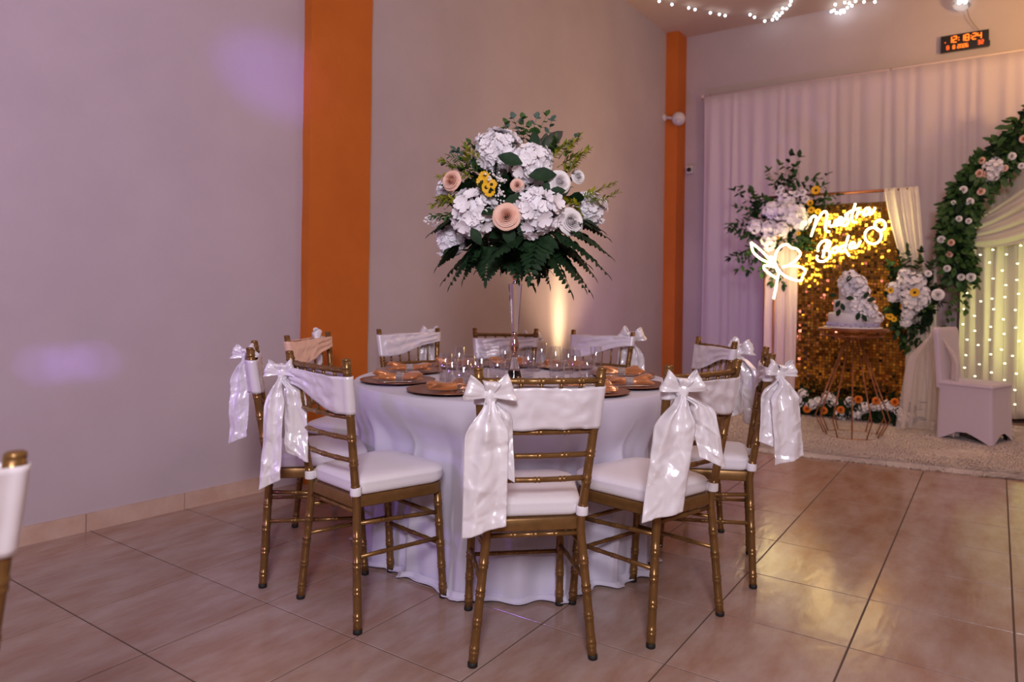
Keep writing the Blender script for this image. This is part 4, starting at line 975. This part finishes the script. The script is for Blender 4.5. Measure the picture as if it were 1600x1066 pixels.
# round arch with garland, drape, swag and light curtain
AX, AY, AZ, AR = 4.10, 6.62, 1.50, 1.05
ar = thing('round_arch', 'white ring-shaped wedding arch standing at the right edge', 'arch', (AX, AY, 0))
b = MB(); b.tube([(AR, 0, .03)]+[(AR*math.cos(PI*k/40), 0, AZ+AR*math.sin(PI*k/40)) for k in range(41)]+[(-AR, 0, .03)], .016, 8); b.build('hoop', M['cam'], ar)
for q in (-AR, AR):
    b = MB(); b.box((q, 0, .036), (.06, .5, .016)); b.build('foot', M['cam'], ar, smooth=False)
def Gp(zx, zy, y): return atY(1400+zx/2.96, 200+zy/2.96, y)
gl = thing('arch_garland', 'green leafy garland with pale roses winding up the left of the ring arch', 'garland', (AX, AY, AZ)); G0 = V(gl.location)
path = [Gp(*p, 6.58) for p in ((700, -60), (640, -10), (560, 70), (500, 130), (430, 190), (370, 250), (330, 310), (300, 370), (285, 440), (275, 520), (285, 600), (300, 680))]
path = smooth_path(path, 6)
b = MB(); rnd = random.Random(41)
for i in range(1150):
    k = rnd.randrange(len(path)); t_ = k/len(path); o = rdir(rnd); wd = .115-.035*t_; q = path[k]+V((o.x*wd, o.y*.09, o.z*wd)); leaf(b, q-G0, V((o.x, -.4, o.z-.5)), V((rnd.gauss(0, .5), -1, rnd.gauss(0, .5))), rnd.uniform(.06, .10), rnd.uniform(.035, .055))
b.tube([p-G0 for p in path], .045, 6)
tag(b.build('foliage', M['leafdk'], gl), kind='stuff')
b = MB()
for i in range(320):
    k = rnd.randrange(len(path)); t_ = k/len(path); o = rdir(rnd); wd = .15-.03*t_; q = path[k]+V((o.x*wd, -.05-.06*rnd.random(), o.z*wd)); leaf(b, q-G0, V((o.x, -.4, o.z-.5)), V((rnd.gauss(0, .5), -1, rnd.gauss(0, .5))), rnd.uniform(.06, .11), rnd.uniform(.035, .055))
tag(b.build('young_foliage', M['leafmd'], gl), kind='stuff')
for i, (x0, y0, x1, y1) in enumerate([(300, 640, 340, 830), (290, 650, 240, 900), (280, 700, 220, 900), (320, 660, 380, 720), (310, 700, 320, 860), (260, 690, 230, 860), (340, 560, 370, 640), (350, 400, 400, 400), (480, 230, 440, 330), (520, 180, 530, 250), (450, 150, 360, 190), (560, 60, 500, 100), (300, 560, 370, 600), (240, 560, 190, 570), (230, 440, 210, 440), (320, 250, 270, 290)]):
    p, q = Gp(x0, y0, 6.52)-G0, Gp(x1, y1, 6.48)-G0; branch('ivy_trail', p, q-p, (q-p).length, gl, 500+i, 'leafmd', .075, .045, 6, .0)
for i, (x, y, r, m) in enumerate([(310, 285, 22, 'rosew'), (392, 293, 22, 'rosep'), (340, 340, 22, 'rosew'), (265, 345, 14, 'rosew'), (290, 420, 18, 'rosew'), (335, 430, 17, 'rosew'), (208, 515, 22, 'rosew'), (253, 530, 20, 'rosep'), (245, 585, 20, 'rosep'), (235, 650, 20, 'rosew'), (345, 690, 26, 'rosew'), (300, 690, 20, 'rosew'), (385, 210, 24, 'rosep'), (420, 215, 24, 'rosep'), (395, 150, 20, 'rosep'), (420, 170, 20, 'rosew'), (500, 185, 20, 'rosep'), (535, 130, 22, 'rosew'), (580, 175, 18, 'rosew'), (590, 50, 22, 'rosep')]):
    rose('rose', Gp(x, y, 6.46)-G0, V((-.2, -1, .1)), r/2.96/160*.70, 520+i, gl, m)
hydrangea('hydrangea', Gp(452, 180, 6.47)-G0, V((0, -1, 0)), 36/2.96/160, 541, gl, 'petal', 26); hydrangea('hydrangea', Gp(445, 215, 6.47)-G0, V((0, -1, 0)), 28/2.96/160, 542, gl, 'petal', 26)
o = curtain('cream_curtain', 3.235, 5.0, 2.4, .04, 6.86, 'cream', 15, .032, 4.4, 240, 30, ztop=lambda x: AZ+math.sqrt(max(.04, (AR-.01)**2-(x-AX)**2)) if abs(x-AX) < AR else AZ+.2)
tag(o, 'cream curtain glowing yellow-green inside the ring arch', 'curtain')
b = MB(); A0, A1 = atY(1532, 335, 6.62), atY(1520, 384, 6.62); AP = V((AX+.15, 6.62, AZ+AR-.03))
def sw(u, v):
    s = A0.lerp(A1, v); p = s.lerp(AP+V((.5*v, 0, -.15*v)), u); sag = lerp(.02, .36, v**1.1); z = p.z-sag*4*u*(1-u)*.55*(1.25-u*.6)
    return V((p.x, 6.70-.030*math.sin(v*24+u*3)*math.sin(PI*min(1, u+.15))-.03*math.sin(PI*u)-.02*noise.noise(V((u*3, v*6, 1))), z))
b.grid(sw, 60, 60); tag(solid(b.build('swag_drape', M['cream']), .002), 'cream fabric swag with curved folds across the ring arch', 'drape')
lc = thing('light_curtain', 'hanging curtain of small warm white lights inside the ring arch', 'string lights')
bm = MB(); bm.lathe([(1e-6, -.010), (.0052, -.006), (.0052, .006), (1e-6, .010)], (0, 0, 0), 8, (1, 0, 0)); lme = bm.mesh('bulb', M['ledw'])
rnd = random.Random(51)
for i in range(12):
    x = 3.29+i*.10; b = MB(); b.tube([(x, 6.77, AZ+.30 if i < 5 else AZ+.45), (x, 6.77, .10)], .0015, 4); b.build('wire', M['wire'], lc)
    for j in range(11):
        o = link('bulb', lme, lc); o.location = (x+rnd.gauss(0, .012), 6.765, .18+j*.145+(.07 if i % 2 else 0)+rnd.gauss(0, .015))
